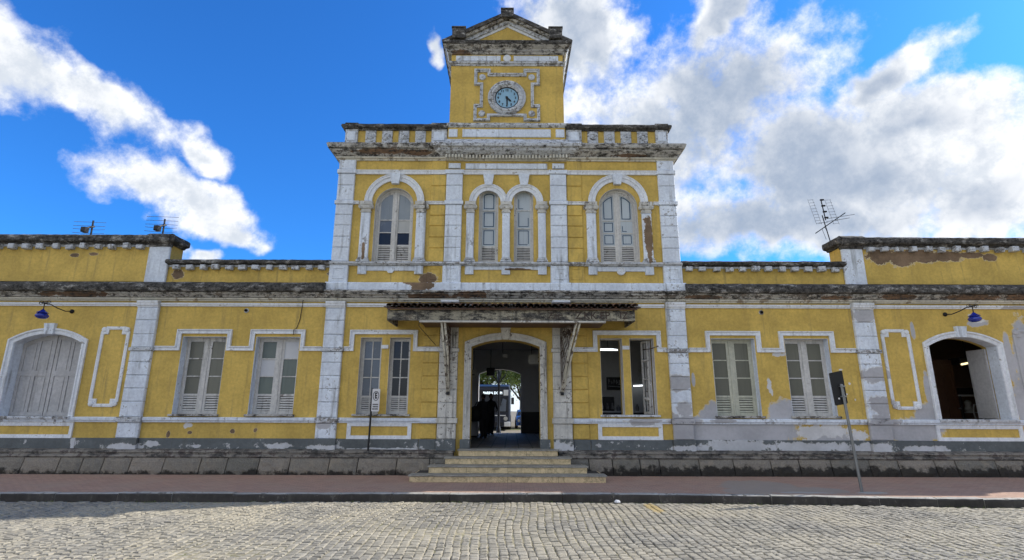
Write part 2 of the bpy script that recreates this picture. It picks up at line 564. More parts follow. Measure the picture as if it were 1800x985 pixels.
M['stone'] = stone_mat()
M['joint'] = plain('dark_mortar', (0.045, 0.042, 0.038), 0.95, var=0.5, scale=12)
M['ledge'] = paint('plinth_moulding_stone', (0.24, 0.22, 0.19), (0.12, 0.10, 0.09), peel=0.55, pscale=5, dirt=0.6, mold=0.45)


def cobble_mat():
    m, T = newmat('granite_cobble')
    g = T.n('ShaderNodeNewGeometry')
    pos = g.outputs['Position']
    rnd = T.m('FRACT', T.m('ADD', g.outputs['Random Per Island'], T.n('ShaderNodeObjectInfo').outputs['Random']))
    gr = T.noise(pos, 60.0, 6, 0.75)
    big = T.noise(pos, 0.55, 5, 0.6)
    c = T.mix(rnd, (0.235, 0.215, 0.175), (0.36, 0.33, 0.27))
    c = T.mix(T.ramp(big, 0.38, 0.62), c, T.mix(0.5, c, (0.48, 0.42, 0.30)))
    c = T.mix(T.m('MULTIPLY', T.ramp(T.noise(T.v('MULTIPLY', pos, (0.35, 1.4, 1)), 1.0, 4, 0.6), 0.5, 0.72), 0.45), c, (0.16, 0.155, 0.14))
    c = T.mix(T.m('MULTIPLY', T.ramp(gr, 0.35, 0.7), 0.45), c, (0.09, 0.088, 0.08))
    # remnant of yellow road paint
    q = T.v('DIVIDE', T.v('SUBTRACT', pos, (3.05, -4.15, -0.18)), (0.16, 0.62, 1.0))
    ym = T.ramp(T.m('ADD', T.v('LENGTH', q, out=1), T.m('MULTIPLY', T.m('SUBTRACT', T.noise(pos, 7.0, 5, 0.7), 0.5), 1.6)), 1.0, 0.75)
    c = T.mix(T.m('MULTIPLY', ym, 0.6), c, (0.40, 0.27, 0.06))
    finish(T, c, 0.78, T.m('ADD', gr, T.m('MULTIPLY', T.noise(pos, 14.0, 4, 0.6), 1.6)), 0.5, 0.012, 0.3)
    return m


M['cobble'] = cobble_mat()


def bed_mat():
    m, T = newmat('sandy_joint_fill')
    pos = T.n('ShaderNodeNewGeometry').outputs['Position']
    a = T.noise(pos, 1.3, 6, 0.65)
    b = T.noise(pos, 30.0, 5, 0.7)
    c = T.mix(T.ramp(a, 0.35, 0.65), (0.22, 0.20, 0.13), (0.42, 0.37, 0.25))
    c = T.mix(T.m('MULTIPLY', T.ramp(T.noise(pos, 4.0, 5, 0.7), 0.55, 0.68), 0.7), c, (0.10, 0.13, 0.035))
    c = T.mix(T.m('MULTIPLY', b, 0.4), c, (0.07, 0.06, 0.045))
    finish(T, c, 0.95, b, 0.6, 0.01, 0.1)
    return m


M['bed'] = bed_mat()


def pave_mat():
    m, T = newmat('red_concrete_pavers')
    pos = T.n('ShaderNodeNewGeometry').outputs['Position']
    br = T.n('ShaderNodeTexBrick', {'Vector': pos, 'Color1': (0.44, 0.28, 0.205, 1), 'Color2': (0.36, 0.23, 0.175, 1), 'Mortar': (0.13, 0.10, 0.085, 1), 'Scale': 1.0,
                                    'Mortar Size': 0.004, 'Brick Width': 0.2, 'Row Height': 0.1})
    a = T.noise(pos, 1.1, 6, 0.6)
    b = T.noise(T.v('MULTIPLY', pos, (0.6, 2.5, 1)), 2.0, 7, 0.7)
    c = T.mix(T.m('MULTIPLY', T.ramp(a, 0.4, 0.7), 0.55), br.outputs[0], (0.38, 0.28, 0.21))
    c = T.mix(T.m('MULTIPLY', T.ramp(b, 0.56, 0.75), 0.5), c, (0.13, 0.10, 0.085))
    sp = T.n('ShaderNodeSeparateXYZ', {'Vector': pos})
    xz = T.n('ShaderNodeCombineXYZ', {'X': sp.outputs[0], 'Z': sp.outputs[1]}).outputs[0]
    pm, _ = patchmask(T, xz, [(6.1, -2.2, 0.9, 1.0), (6.9, -2.8, 0.9, 0.5), (5.4, -3.0, 0.5, 0.45)], 0.25, 1.5)
    c = T.mix(pm, c, T.mix(T.noise(pos, 3.0, 6, 0.7), (0.27, 0.225, 0.185), (0.38, 0.31, 0.25)))
    pm2, _ = patchmask(T, xz, [(6.6, -3.15, 0.5, 0.12), (8.1, -3.15, 0.35, 0.14)], 0.5, 3)
    c = T.mix(pm2, c, (0.36, 0.34, 0.30))
    finish(T, c, 0.88, T.m('ADD', br.outputs['Fac'], T.m('MULTIPLY', b, -0.4)), 0.4, 0.008, 0.2)
    T.t.nodes['Bump'].invert = True
    return m


M['pave'] = pave_mat()
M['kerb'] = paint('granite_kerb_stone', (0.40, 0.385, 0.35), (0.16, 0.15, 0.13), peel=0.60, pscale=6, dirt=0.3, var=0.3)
M['kerb_face'] = paint('dark_kerb_face', (0.055, 0.05, 0.046), (0.13, 0.12, 0.105), peel=0.66, pscale=6, dirt=0.5, var=0.4)  # near-black material for the front faces of the kerb stones
M['kerb_soil'] = plain('road_dirt', (0.06, 0.055, 0.045), 0.95, var=0.5)
M['earth'] = plain('bare_ground', (0.20, 0.17, 0.12), 0.95, var=0.4, scale=0.6)


def marble_mat(name, base, vein):
    m, T = newmat(name)
    pos = T.n('ShaderNodeNewGeometry').outputs['Position']
    oi = T.n('ShaderNodeObjectInfo').outputs['Random']
    p2 = T.v('ADD', pos, T.n('ShaderNodeCombineXYZ', {'X': T.m('MULTIPLY', oi, 20.0), 'Y': oi}).outputs[0])
    a = T.noise(p2, 2.2, 8, 0.7, 1.2)
    v = T.ramp(T.m('ABSOLUTE', T.m('SUBTRACT', a, 0.5)), 0.03, 0.0)
    b = T.noise(pos, 5.0, 6, 0.65)
    c = T.mix(T.ramp(b, 0.35, 0.7), tuple(x * 0.72 for x in base), base)
    c = T.mix(T.m('MULTIPLY', v, 0.6), c, vein)
    d = T.noise(T.v('MULTIPLY', pos, (1.2, 4, 4)), 2.5, 7, 0.7)
    c = T.mix(T.m('MULTIPLY', T.ramp(d, 0.55, 0.7), 0.6), c, (0.07, 0.06, 0.045))
    finish(T, c, 0.55, d, 0.2, 0.01, 0.4)
    return m


M['riser'] = marble_mat('yellowed_marble_riser', (0.70, 0.555, 0.33), (0.20, 0.15, 0.08))
M['tread'] = marble_mat('worn_marble_tread', (0.34, 0.325, 0.28), (0.14, 0.13, 0.11))
M['wood'] = paint('greyed_white_joinery', (0.60, 0.59, 0.565), (0.24, 0.22, 0.20), peel=0.66, pscale=9.0, dirt=0.5, var=0.12)
M['wood_shutter'] = paint('dusty_grey_shutter_paint', (0.47, 0.465, 0.465), (0.22, 0.20, 0.18), peel=0.72, pscale=7.0, dirt=0.35, var=0.12)
M['wood_green'] = paint('cream_green_joinery', (0.52, 0.52, 0.42), (0.30, 0.28, 0.23), peel=0.68, pscale=9.0, dirt=0.4, var=0.12)


def glass_mat(name, col, rough=0.15, var=0.3, spec=0.6):
    m, T = newmat(name)
    pos = T.n('ShaderNodeNewGeometry').outputs['Position']
    oi = T.n('ShaderNodeObjectInfo').outputs['Random']
    nz = T.noise(pos, 3.0, 6, 0.65)
    st = T.noise(T.v('MULTIPLY', pos, (14, 14, 1.0)), 1.0, 5, 0.6)
    c = T.mix(T.m('MULTIPLY', T.m('ADD', nz, oi), 0.5), tuple(x * (1 - var) for x in col), tuple(min(1, x * (1 + var)) for x in col))
    c = T.mix(T.m('MULTIPLY', T.ramp(st, 0.5, 0.75), 0.35), c, tuple(x * 0.45 for x in col))
    r = T.m('ADD', rough, T.m('MULTIPLY', nz, 0.25))
    finish(T, c, r, T.noise(pos, 1.7, 3, 0.5), 0.08, 0.02, spec)
    return m


M['g_olive'] = glass_mat('frosted_olive_glass', (0.115, 0.115, 0.085), 0.3)
M['g_green'] = glass_mat('frosted_green_glass', (0.10, 0.125, 0.105), 0.25)
M['g_white'] = plain('white_panel', (0.52, 0.53, 0.55), 0.5, var=0.1)
M['g_dark'] = glass_mat('dark_window_glass', (0.018, 0.02, 0.024), 0.03, spec=0.35)
M['g_curtain'] = glass_mat('curtained_glass', (0.10, 0.12, 0.15), 0.12, 0.5)
M['g_pale'] = glass_mat('pale_dusty_glass', (0.40, 0.40, 0.37), 0.2, 0.2)
M['g_sky'] = glass_mat('grey_reflecting_glass', (0.22, 0.24, 0.24), 0.06, 0.35)  # grey base colour stands in for pale sky reflected in the panes
M['g_blue'] = plain('dark_blue_glass_border', (0.02, 0.06, 0.12), 0.25)
M['g_frost'] = glass_mat('frosted_white_glass', (0.42, 0.47, 0.50), 0.3, 0.12)
M['dark_gap'] = plain('shadow_gap_backing', (0.01, 0.01, 0.01), 0.9)
M['iron'] = plain('dark_iron', (0.025, 0.025, 0.027), 0.5, 0.6, 0.3)
M['galv'] = plain('galvanised_steel', (0.20, 0.21, 0.215), 0.45, 0.7, 0.25)
M['alu'] = plain('dull_aluminium', (0.22, 0.23, 0.24), 0.5, 0.6, 0.25)
M['scrawl'] = plain('brown_scrawl', (0.055, 0.04, 0.035), 0.9, var=0.5)
M['black'] = plain('flat_black_paint', (0.012, 0.012, 0.013), 0.6)
M['signwhite'] = plain('white_sign_face', (0.62, 0.62, 0.63), 0.5, var=0.08)
M['tile'] = paint('clay_roof_tile', (0.26, 0.13, 0.075), (0.10, 0.07, 0.05), peel=0.56, pscale=8, dirt=0.7, mold=0.72, mscale=7.0)
M['fascia'] = paint('stained_canopy_fascia', (0.36, 0.335, 0.26), (0.20, 0.17, 0.13), peel=0.56, pscale=5.0, dirt=0.9, mold=0.62, mscale=3.5)
M['bracket'] = paint('flaking_bracket_paint', (0.52, 0.50, 0.42), (0.14, 0.11, 0.09), peel=0.55, pscale=9, dirt=0.6)
M['rust'] = paint('rusty_lattice_iron', (0.20, 0.18, 0.16), (0.06, 0.04, 0.03), peel=0.5, pscale=9, dirt=0.6)
M['blueglass'] = plain('cobalt_blue_glass', (0.015, 0.03, 0.28), 0.08, spec=0.7, var=0.3)
M['dial'] = plain('pale_blue_clock_face', (0.24, 0.42, 0.56), 0.4, var=0.15)
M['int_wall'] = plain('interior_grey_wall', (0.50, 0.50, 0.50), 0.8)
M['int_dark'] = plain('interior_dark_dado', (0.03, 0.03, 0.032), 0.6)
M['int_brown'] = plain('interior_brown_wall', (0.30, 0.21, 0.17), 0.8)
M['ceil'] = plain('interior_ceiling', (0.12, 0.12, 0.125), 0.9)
def floor_mat():
    m, T = newmat('passage_floor_tiles')
    pos = T.n('ShaderNodeNewGeometry').outputs['Position']
    br = T.n('ShaderNodeTexBrick', {'Vector': pos, 'Color1': (0.17, 0.16, 0.145, 1), 'Color2': (0.12, 0.112, 0.10, 1), 'Mortar': (0.03, 0.03, 0.03, 1), 'Scale': 1.0, 'Mortar Size': 0.012, 'Brick Width': 0.4, 'Row Height': 0.4}, offset=0.0)
    finish(T, br.outputs[0], T.m('ADD', 0.5, T.m('MULTIPLY', T.noise(pos, 5.0, 4, 0.6), 0.25)), None, spec=0.3)
    return m


M['ifloor'] = floor_mat()
M['tube'] = plain('lit_fluorescent_tube', (0.9, 0.9, 0.9), 0.5, emit=(0.9, 0.97, 1.0), es=2.2)
M['tube_warm'] = plain('warm_strip_light', (0.9, 0.8, 0.5), 0.5, emit=(1.0, 0.8, 0.42), es=1.3)
M['ledtext'] = plain('lit_destination_letters', (0.9, 0.95, 1.0), 0.5, emit=(0.75, 0.9, 1.0), es=1.0)
M['brownwood'] = plain('varnished_brown_wood', (0.09, 0.045, 0.025), 0.5, var=0.35)

# ------------------------------------------------------------------ ground, pavement, road
g = MB().box(-400, 400, -400, 400, -1.2, -0.26).obj('ground', M['earth'])
tag(g, 'wide flat ground under and around the station', kind='structure')
yard = MB().box(-60, 60, 9.9, 90, -0.25, 0.30).obj('station_yard', M['earth'])
tag(yard, 'pale ground of the bus yard behind the station', kind='structure')
road = MB().box(-60, 60, -60, -3.2, -0.255, -0.172).obj('road', M['bed'])
tag(road, 'cobbled street of grey granite setts with sandy joints', kind='structure')


def kerb_y(x):
    """front edge of the kerb: swings out a little to the right"""
    if x < 0:
        return -3.47 + 0.016 * x * (1 if x > -14 else 14 / -x)
    t = min(1.0, max(0.0, (x - 3.0) / 6.5))
    return -3.47 - 0.46 * t * t * (3 - 2 * t)


pav = MB()
xs = [-40, -20] + [i * 0.5 for i in range(-30, 31)] + [20, 40]
top = [(x, kerb_y(x) + 0.17) for x in xs]
vs = [(x, y, 0.0) for x, y in top] + [(x, -0.25, 0.0) for x in xs] + [(x, y, -0.24) for x, y in top] + [(x, -0.25, -0.24) for x in xs]
n = len(xs)
fs = []
for i in range(n - 1):
    fs += [(i, i + 1, n + i + 1, n + i), (i, 2 * n + i, 2 * n + i + 1, i + 1)]
pav.add(vs, fs)
pavement = pav.obj('pavement', M['pave'])
tag(pavement, 'worn red paver footway along the station front', kind='structure')
kerb = MB().box(-40, 40, -3.3, -3.25, -0.25, -0.03).obj('kerb', M['kerb_soil'])
tag(kerb, 'granite kerb along the cobbled street', kind='structure')
x = -17.5
rk = random.Random(4)
while x < 17.5:
    L = rk.uniform(0.95, 1.35)
    x2 = x + L
    a, b = kerb_y(x), kerb_y(x2)
    dz = rk.uniform(-0.006, 0.010)
    m = MB()
    sec = [(0.0, -0.25), (0.0, -0.035), (0.012, -0.008), (0.035, 0.004), (0.165, 0.006), (0.165, -0.25)]
    rg = []
    for q in range(6):
        t = q / 5
        xx = x + 0.006 + (L - 0.012) * t
        yy = a + (b - a) * t
        j = rk.uniform(-0.007, 0.007)
        rg.append([(xx, yy + o + (j if o < 0.05 else 0), z + dz + (rk.uniform(-0.006, 0.004) if z > -0.1 else 0)) for o, z in sec])
    m.rings(rg)
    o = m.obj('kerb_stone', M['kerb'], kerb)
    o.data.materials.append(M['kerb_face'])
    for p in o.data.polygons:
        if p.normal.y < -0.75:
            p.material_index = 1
    x = x2

# setts: the 300 that show largest are objects, the others one mesh
rc = random.Random(11)


def sett(w, d, dx, dy, dz, rz, rr):
    """one worn sett, flat-topped with rounded shoulders, outline a bit irregular"""
    hx, hy = w / 2, d / 2
    c = [(-hx, -hy), (hx, -hy), (hx, hy), (-hx, hy)]
    c = [(a + rr.uniform(-.010, .010), b + rr.uniform(-.010, .010)) for a, b in c]
    ins = rr.uniform(0.016, 0.026)
    topz = [dz + rr.uniform(-.006, .006) for _ in range(4)]
    lv = [[(a, b, -0.05) for a, b in c], [(a, b, z - 0.020) for (a, b), z in zip(c, topz)],
          [(a * (1 - ins * .45 / hx), b * (1 - ins * .45 / hy), z - 0.005) for (a, b), z in zip(c, topz)],
          [(a * (1 - ins * 1.3 / hx), b * (1 - ins * 1.3 / hy), z) for (a, b), z in zip(c, topz)]]
    cs, sn = math.cos(rz), math.sin(rz)
    v = [(dx + a * cs - b * sn, dy + a * sn + b * cs, z) for l in lv for a, b, z in l]
    f = []
    for k in range(3):
        for i in range(4):
            j = (i + 1) % 4
            f.append((k * 4 + i, k * 4 + j, k * 4 + 4 + j, k * 4 + 4 + i))
    f.append((12, 13, 14, 15))
    return v, f


variants = []
cells = []
xx = -16.0
ci = 0
while xx < 16.0:
    w = rc.uniform(0.118, 0.150)
    yy = -3.52 - rc.uniform(0, 0.12)
    off = rc.uniform(-.01, .01)
    while yy > -9.8:
        d = rc.uniform(0.09, 0.17)
        bow = 0.05 * math.sin(yy * 1.3 + xx * 0.25)
        cells.append((xx + w / 2 + bow + 0.007 * math.sin(yy * 4 + ci), yy - d / 2, w - 0.010, d - 0.012))
        yy -= d
    xx += w
    ci += 1
cells = [c for c in cells if c[1] + c[3] / 2 < kerb_y(c[0]) - 0.005]


def in_view(c):
    dy = c[1] + 15.5
    return abs(c[0] - 0.19) < dy * 0.92 and c[1] > -7.75


vis = sorted([c for c in cells if in_view(c)], key=lambda c: c[1] + abs(c[0]) * 0.02)
big = set(id(c) for c in vis[:300])
rest = MB()
for c in cells:
    dz = rc.uniform(-0.157, -0.146) + 0.010 * math.sin(c[0] * 0.9 + 1.3 * math.sin(c[1] * 1.1)) * math.sin(c[1] * 1.7 + c[0] * .3) + (rc.uniform(-.012, 0) if rc.random() < .06 else 0)
    if id(c) in big:
        v, f = sett(c[2], c[3], 0, 0, 0.0, rc.uniform(-.05, .05), rc)
        o = MB().add(v, f).obj('cobble', M['cobble'], road, smooth=False)
        o.location = (c[0], c[1], dz)
    else:
        v, f = sett(c[2], c[3], c[0], c[1], 0.0, rc.uniform(-.05, .05), rc)
        v = [(a, b, z + dz) for a, b, z in v]
        rest.add(v, f)
o = bpy.data.meshes.new('cobbles')
o.from_pydata(rest.V, [], rest.F)
o.materials.append(M['cobble'])
o = inst('cobbles', o, road)
tag(o, kind='stuff')

# ------------------------------------------------------------------ the station building
B = thing('station_building', 'yellow and white two-storey station front with clock tower and weathered stucco', 'building')
WT = 0.5   # wall thickness
WINX = (6.69, 8.85)
HW = 0.64
Z0, Z1 = 1.58, 3.80
PAIR = ((-4.25, -3.62), (-3.39, -2.78), (2.78, 3.43), (3.65, 4.36))
AC, AH = 13.42, 1.0
holes = [arch(0.01, 1.0, 0.60, 3.53, 3.74)]
for s in (-1, 1):
    for wx in WINX:
        holes.append(rect(s * wx - HW, s * wx + HW, Z0, Z1))
    holes.append(arch(s * AC, AH, 1.50, 3.60, 3.87))
for a, b in PAIR:
    holes.append(rect(a, b, 1.60, 3.79))
XR, XL = 19.0, -19.0
MB().poly(rect(XL, XR, 0.3, 5.46), holes, 0.0, WT).obj('wall', M['yellow'], B)
# upper floor wall
UW = 3.5
uh = [arch(s * UW, 0.60, 6.10, 7.93, 8.53) for s in (-1, 1)] + [arch(s * 0.545, 0.30, 6.10, 8.26, 8.56) for s in (-1, 1)]
MB().poly(rect(-5.3, 5.3, 5.46, 9.98), uh, 0.002, WT).obj('wall', M['yellow'], B)
for s in (-1, 1):
    m = MB().box(min(s * 5.3, s * 4.9), max(s * 5.3, s * 4.9), WT, 5.5, 5.0, 9.98)
    m.obj('side_wall', M['yellow'], B)
MB().box(-5.3, 5.3, 5.5, 5.9, 5.0, 9.98).obj('rear_wall', M['yellow'], B)
MB().box(-5.28, 5.28, 0.3, 5.7, 9.8, 9.99).obj('roof', M['mold'], B)
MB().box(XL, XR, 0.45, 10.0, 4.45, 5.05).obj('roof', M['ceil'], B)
MB().box(XL, XL + 0.4, 0.5, 10.0, 0.0, 4.45).obj('side_wall', M['yellow'], B)
MB().box(XR - 0.4, XR, 0.5, 10.0, 0.0, 4.45).obj('side_wall', M['yellow'], B)
MB().poly(rect(XL, XR, 0.0, 4.45), [arch(-0.36, 0.98, 0.60, 3.34, 3.56)], 9.5, 9.9).obj('rear_wall', M['int_wall'], B)
# interior floor and partitions
MB().box(XL + 0.4, XR - 0.4, 0.05, 9.9, 0.0, 0.675).obj('interior_floor', M['ifloor'], B)
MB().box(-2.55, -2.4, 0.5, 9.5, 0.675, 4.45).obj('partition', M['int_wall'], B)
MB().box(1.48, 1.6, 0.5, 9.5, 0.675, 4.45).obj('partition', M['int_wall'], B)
MB().box(1.05, 1.47, 9.40, 9.5, 0.68, 1.62).obj('dado_panel', M['int_dark'], B)
MB().box(0.63, 1.05, 9.40, 9.5, 0.68, 1.62).obj('dado_panel', M['int_dark'], B)
MB().box(1.45, 1.48, 4.6, 9.4, 0.68, 1.55).obj('dado_panel', M['int_dark'], B)
MB().box(5.6, 5.75, 0.5, 9.5, 0.675, 4.45).obj('partition', M['int_wall'], B)
MB().box(11.6, 11.75, 0.5, 9.5, 0.675, 4.45).obj('partition', M['int_brown'], B)
MB().box(1.6, 5.6, 5.2, 5.35, 0.675, 4.45).obj('partition', M['int_wall'], B)
MB().box(11.75, 18.6, 5.0, 5.15, 0.675, 4.45).obj('partition', M['int_brown'], B)
m = MB()
m.mould([(1.405, 0.68), (1.405, 2.75), (1.405, 2.75)], [(0, 0), (0.01, 0), (0.01, 0.01)])
MB().box(1.40, 1.48, 3.6, 3.72, 0.68, 2.85).obj('door_post', M['white_clean'], B)

# plinth of roughly dressed stones
plinth = MB().box(XL, XR, -0.22, 0.0, -0.05, 0.44).obj('plinth', M['joint'], B)
rp = random.Random(21)
for s in (-1, 1):
    x = 1.55 if s > 0 else 1.45
    end = 17.0
    while x < end:
        w = rp.uniform(0.52, 1.12)
        if 10.2 < x < 10.5:
            w = 0.75
        g = 0.012
        a, b = x + g, min(x + w, end) - g
        m = MB()
        nx, nz = 6, 4
        lean = -s * 0.03
        grid = []
        for k in range(nz + 1):
            row = []
            for i in range(nx + 1):
                t, u = i / nx, k / nz
                px = a + (b - a) * t
                edge = min(t, 1 - t, u, 1 - u)
                bulge = (0.045 if edge > 0.01 else 0.0) * rp.uniform(0.5, 1.2)
                row.append((s * px + lean * u * 0.6, -0.26 - 0.10 * (1 - u) - bulge - rp.uniform(0, .012), 0.0 + 0.425 * u))
            grid.append(row)
        v = [p for r in grid for p in r] + [(s * a, -0.12, 0), (s * b, -0.12, 0), (s * b, -0.12, 0.425), (s * a, -0.12, 0.425)]
        f = []
        W1 = nx + 1
        for k in range(nz):
            for i in range(nx):
                q = k * W1 + i
                f.append((q, q + 1, q + W1 + 1, q + W1))
        T4 = (nz + 1) * W1
        f.append(tuple([i for i in range(W1)] + [T4 + 1, T4]))
        f.append(tuple([nz * W1 + i for i in range(W1)] + [T4 + 2, T4 + 3]))
        f.append(tuple([k * W1 for k in range(nz + 1)] + [T4 + 3, T4]))
        f.append(tuple([k * W1 + nx for k in range(nz + 1)] + [T4 + 2, T4 + 1]))
        m.add(v, f)
        m.obj('stone', M['stone'], plinth)
        x += w
prof = [(-0.02, 0.43), (0.27, 0.43), (0.29, 0.46), (0.27, 0.50), (0.23, 0.515), (0.23, 0.55), (0.25, 0.57), (0.22, 0.615), (0.05, 0.65), (-0.02, 0.65)]
MB().sweep([(XL, 0), (-1.42, 0)], prof, 0.2, 0.006, 3).obj('plinth_moulding', M['ledge'], B)
MB().sweep([(1.5, 0), (XR, 0)], prof, 0.2, 0.006, 4).obj('plinth_moulding', M['ledge'], B)

# dado boards of grey paint (one per bay)
for a, b in ((-1.38, -1.93), (-1.945, -2.42), (-2.43, -4.72), (-4.73, -5.35), (-5.36, -10.27), (-10.28, -10.93), (-10.94, -12.05), (-12.06, -14.8), (-14.81, -18.9)):
    for s in (1, -1):
        x0, x1 = s * a, s * b
        if max(x0, x1) > XR:
            x1 = XR
        pj = 0.13 if abs(a - b) < 0.8 and abs(a) > 2 or abs(a) < 1.5 else 0.045
        box('dado', M['dado'], B, x0, x1, -pj, 0.001, 0.60, 0.93, 0.008)

# sill band right along the front
for x0, x1 in ((XL, -10.95), (-10.25, -5.38), (-4.70, -2.42), (2.42, 4.70), (5.38, 10.25), (10.95, XR)):
    MB().sweep([(x0, 0), (x1, 0)], [(-.01, 1.36), (0.05, 1.36), (0.06, 1.40), (0.085, 1.42), (0.085, 1.485), (0.07, 1.5), (-.01, 1.505)], 0.3, 0.003, int(x0 * 7)).obj('sill_band', M['white'], B)
for s in (-1, 1):
    MB().sweep([(min(s * 2.42, s * 1.92), 0), (max(s * 2.42, s * 1.92), 0)], [(-.01, 1.36), (0.09, 1.36), (0.11, 1.41), (0.11, 1.485), (0.09, 1.5), (-.01, 1.505)], 0.3, 0.002, 8).obj('sill_band', M['white'], B)

# ---- pilasters of rusticated blocks
GZ = [0.93, 1.36, 1.505, 1.93, 2.30, 2.67, 3.05, 3.37, 3.47, 3.86, 4.28, 4.66]


def pilaster(x0, x1, zs, mat, pr, bands=(), cmat=None, c=0.02):
    P = MB().box(x0 + 0.02, x1 - 0.02, -pr + 0.03, 0.001, zs[0], zs[-1]).obj('pilaster', M['white_worn'] if mat is not M['yellow'] else mat, B)
    for i in range(len(zs) - 1):
        a, b = zs[i], zs[i + 1]
        if i in bands:
            box('band', cmat or mat, P, x0 - 0.035, x1 + 0.035, -pr - 0.035, 0.0, a, b, 0.01)
        else:
            box('block', mat, P, x0, x1, -pr, 0.0005, a + 0.006, b - 0.006, c)
    return P


for s in (-1, 1):
    for a, b in ((10.3, 10.92), (4.76, 5.33)):
        x0, x1 = min(s * a, s * b), max(s * a, s * b)
        P = pilaster(x0, x1, GZ, M['white'], 0.10, bands=(1, 7), cmat=M['white_worn'])
        cap = MB().sweep([(x0, 0), (x1, 0)], [(-.01, 4.66), (0.11, 4.66), (0.115, 4.69), (0.15, 4.72), (0.15, 4.76), (0.17, 4.80), (0.17, 4.85), (-.01, 4.85)], 2, 0, 5)
        cap.obj('capital', M['white_clean'], P)
    x0, x1 = min(s * 1.38, s * 1.91), max(s * 1.38, s * 1.91)
    P = pilaster(x0, x1, GZ, M['frame_white'], 0.12, bands=(1, 7), cmat=M['frame_white'])
    MB().sweep([(x0, 0), (x1, 0)], [(-.01, 4.7), (0.13, 4.7), (0.15, 4.78), (0.24, 4.83), (0.24, 4.88), (-.01, 4.88)], 2, 0, 5).obj('capital', M['white_clean'], P)
    # yellow quoins beside the door pilasters
    x0, x1 = min(s * 1.93, s * 2.40), max(s * 1.93, s * 2.40)
    pilaster(x0, x1, [0.93, 1.355], M['yellow'], 0.05)
    pilaster(x0, x1, [1.51, 1.93, 2.30, 2.67, 3.05, 3.37], M['yellow'], 0.05)
    pilaster(x0, x1, [3.53, 3.86, 4.28, 4.66], M['yellow'], 0.05)

# ---- hood mouldings over the windows and the band that links them
HPROF = [(0.0, 0.0), (0.0, 0.05), (0.03, 0.05), (0.04, 0.035), (0.085, 0.04), (0.10, 0.075), (0.125, 0.075), (0.125, 0.0)]


def hood(path):
    MB().mould(path, HPROF).obj('hood_moulding', M['white_clean'], B)


for s in (-1, 1):
    za, zb = 3.39, 3.885
    pts = [(10.255, za)]
    for wx in (8.85, 6.69):
        pts += [(wx + 0.68, za), (wx + 0.68, zb), (wx - 0.68, zb), (wx - 0.68, za)]
    pts.append((5.375, za))
    if s > 0:
        pts = [(x, z) for x, z in reversed(pts)]
        path = pts
    else:
        path = [(-x, z) for x, z in pts]
    hood(path)
    pts = [(4.715, za), (4.44, za), (4.44, zb), (2.70, zb), (2.70, za), (1.93, za)]
    hood([(x, z) for x, z in reversed(pts)] if s > 0 else [(-x, z) for x, z in pts])
    MB().fbox(min(s * 3.42, s * 3.64) + .005, max(s * 3.42, s * 3.64) - .005, -0.04, 0.0, 3.46, 3.57).obj('hood_moulding', M['white_clean'], B)
    # apron panel under the pair
    MB().mould([(s * 3.55 - 0.80, 1.02), (s * 3.55 + 0.80, 1.02), (s * 3.55 + 0.80, 1.27), (s * 3.55 - 0.80, 1.27)], [(0, 0), (0, 0.03), (-0.11, 0.045), (-0.11, 0)], closed=True).obj('apron_panel', M['white_clean'], B)
    # apron under the big arch
    MB().mould([(s * AC - 1.12, 1.02), (s * AC + 1.12, 1.02), (s * AC + 1.12, 1.25), (s * AC - 1.12, 1.25)], [(0, 0), (0, 0.03), (-0.10, 0.045), (-0.10, 0)], closed=True).obj('apron_panel', M['white_clean'], B)

# ---- arch surrounds with keystones (door and the two wide wing arches)


def surround(cx, hw, z0, zs, za, prof, mat, key=None, n=14):
    pts = arch(cx, hw, z0, zs, za, n)
    path = pts[1:] + [pts[0]]
    o = MB().mould([(p[0], p[1]) for p in path], [(-q, p) for q, p in prof]).obj('arch_surround', mat, B)
    if key:
        kb, kt, w0, w1, pr = key
        MB().add([(cx - w0, -pr, kb), (cx + w0, -pr, kb), (cx + w1, -pr - .02, kt), (cx - w1, -pr - .02, kt), (cx - w0, 0, kb), (cx + w0, 0, kb), (cx + w1, 0, kt), (cx - w1, 0, kt)],
                 [(0, 1, 2, 3), (4, 7, 6, 5), (0, 4, 5, 1), (1, 5, 6, 2), (2, 6, 7, 3), (3, 7, 4, 0)]).obj('keystone', M['frame_white'] if mat is M['frame_white'] else M['white'], o)
    return o


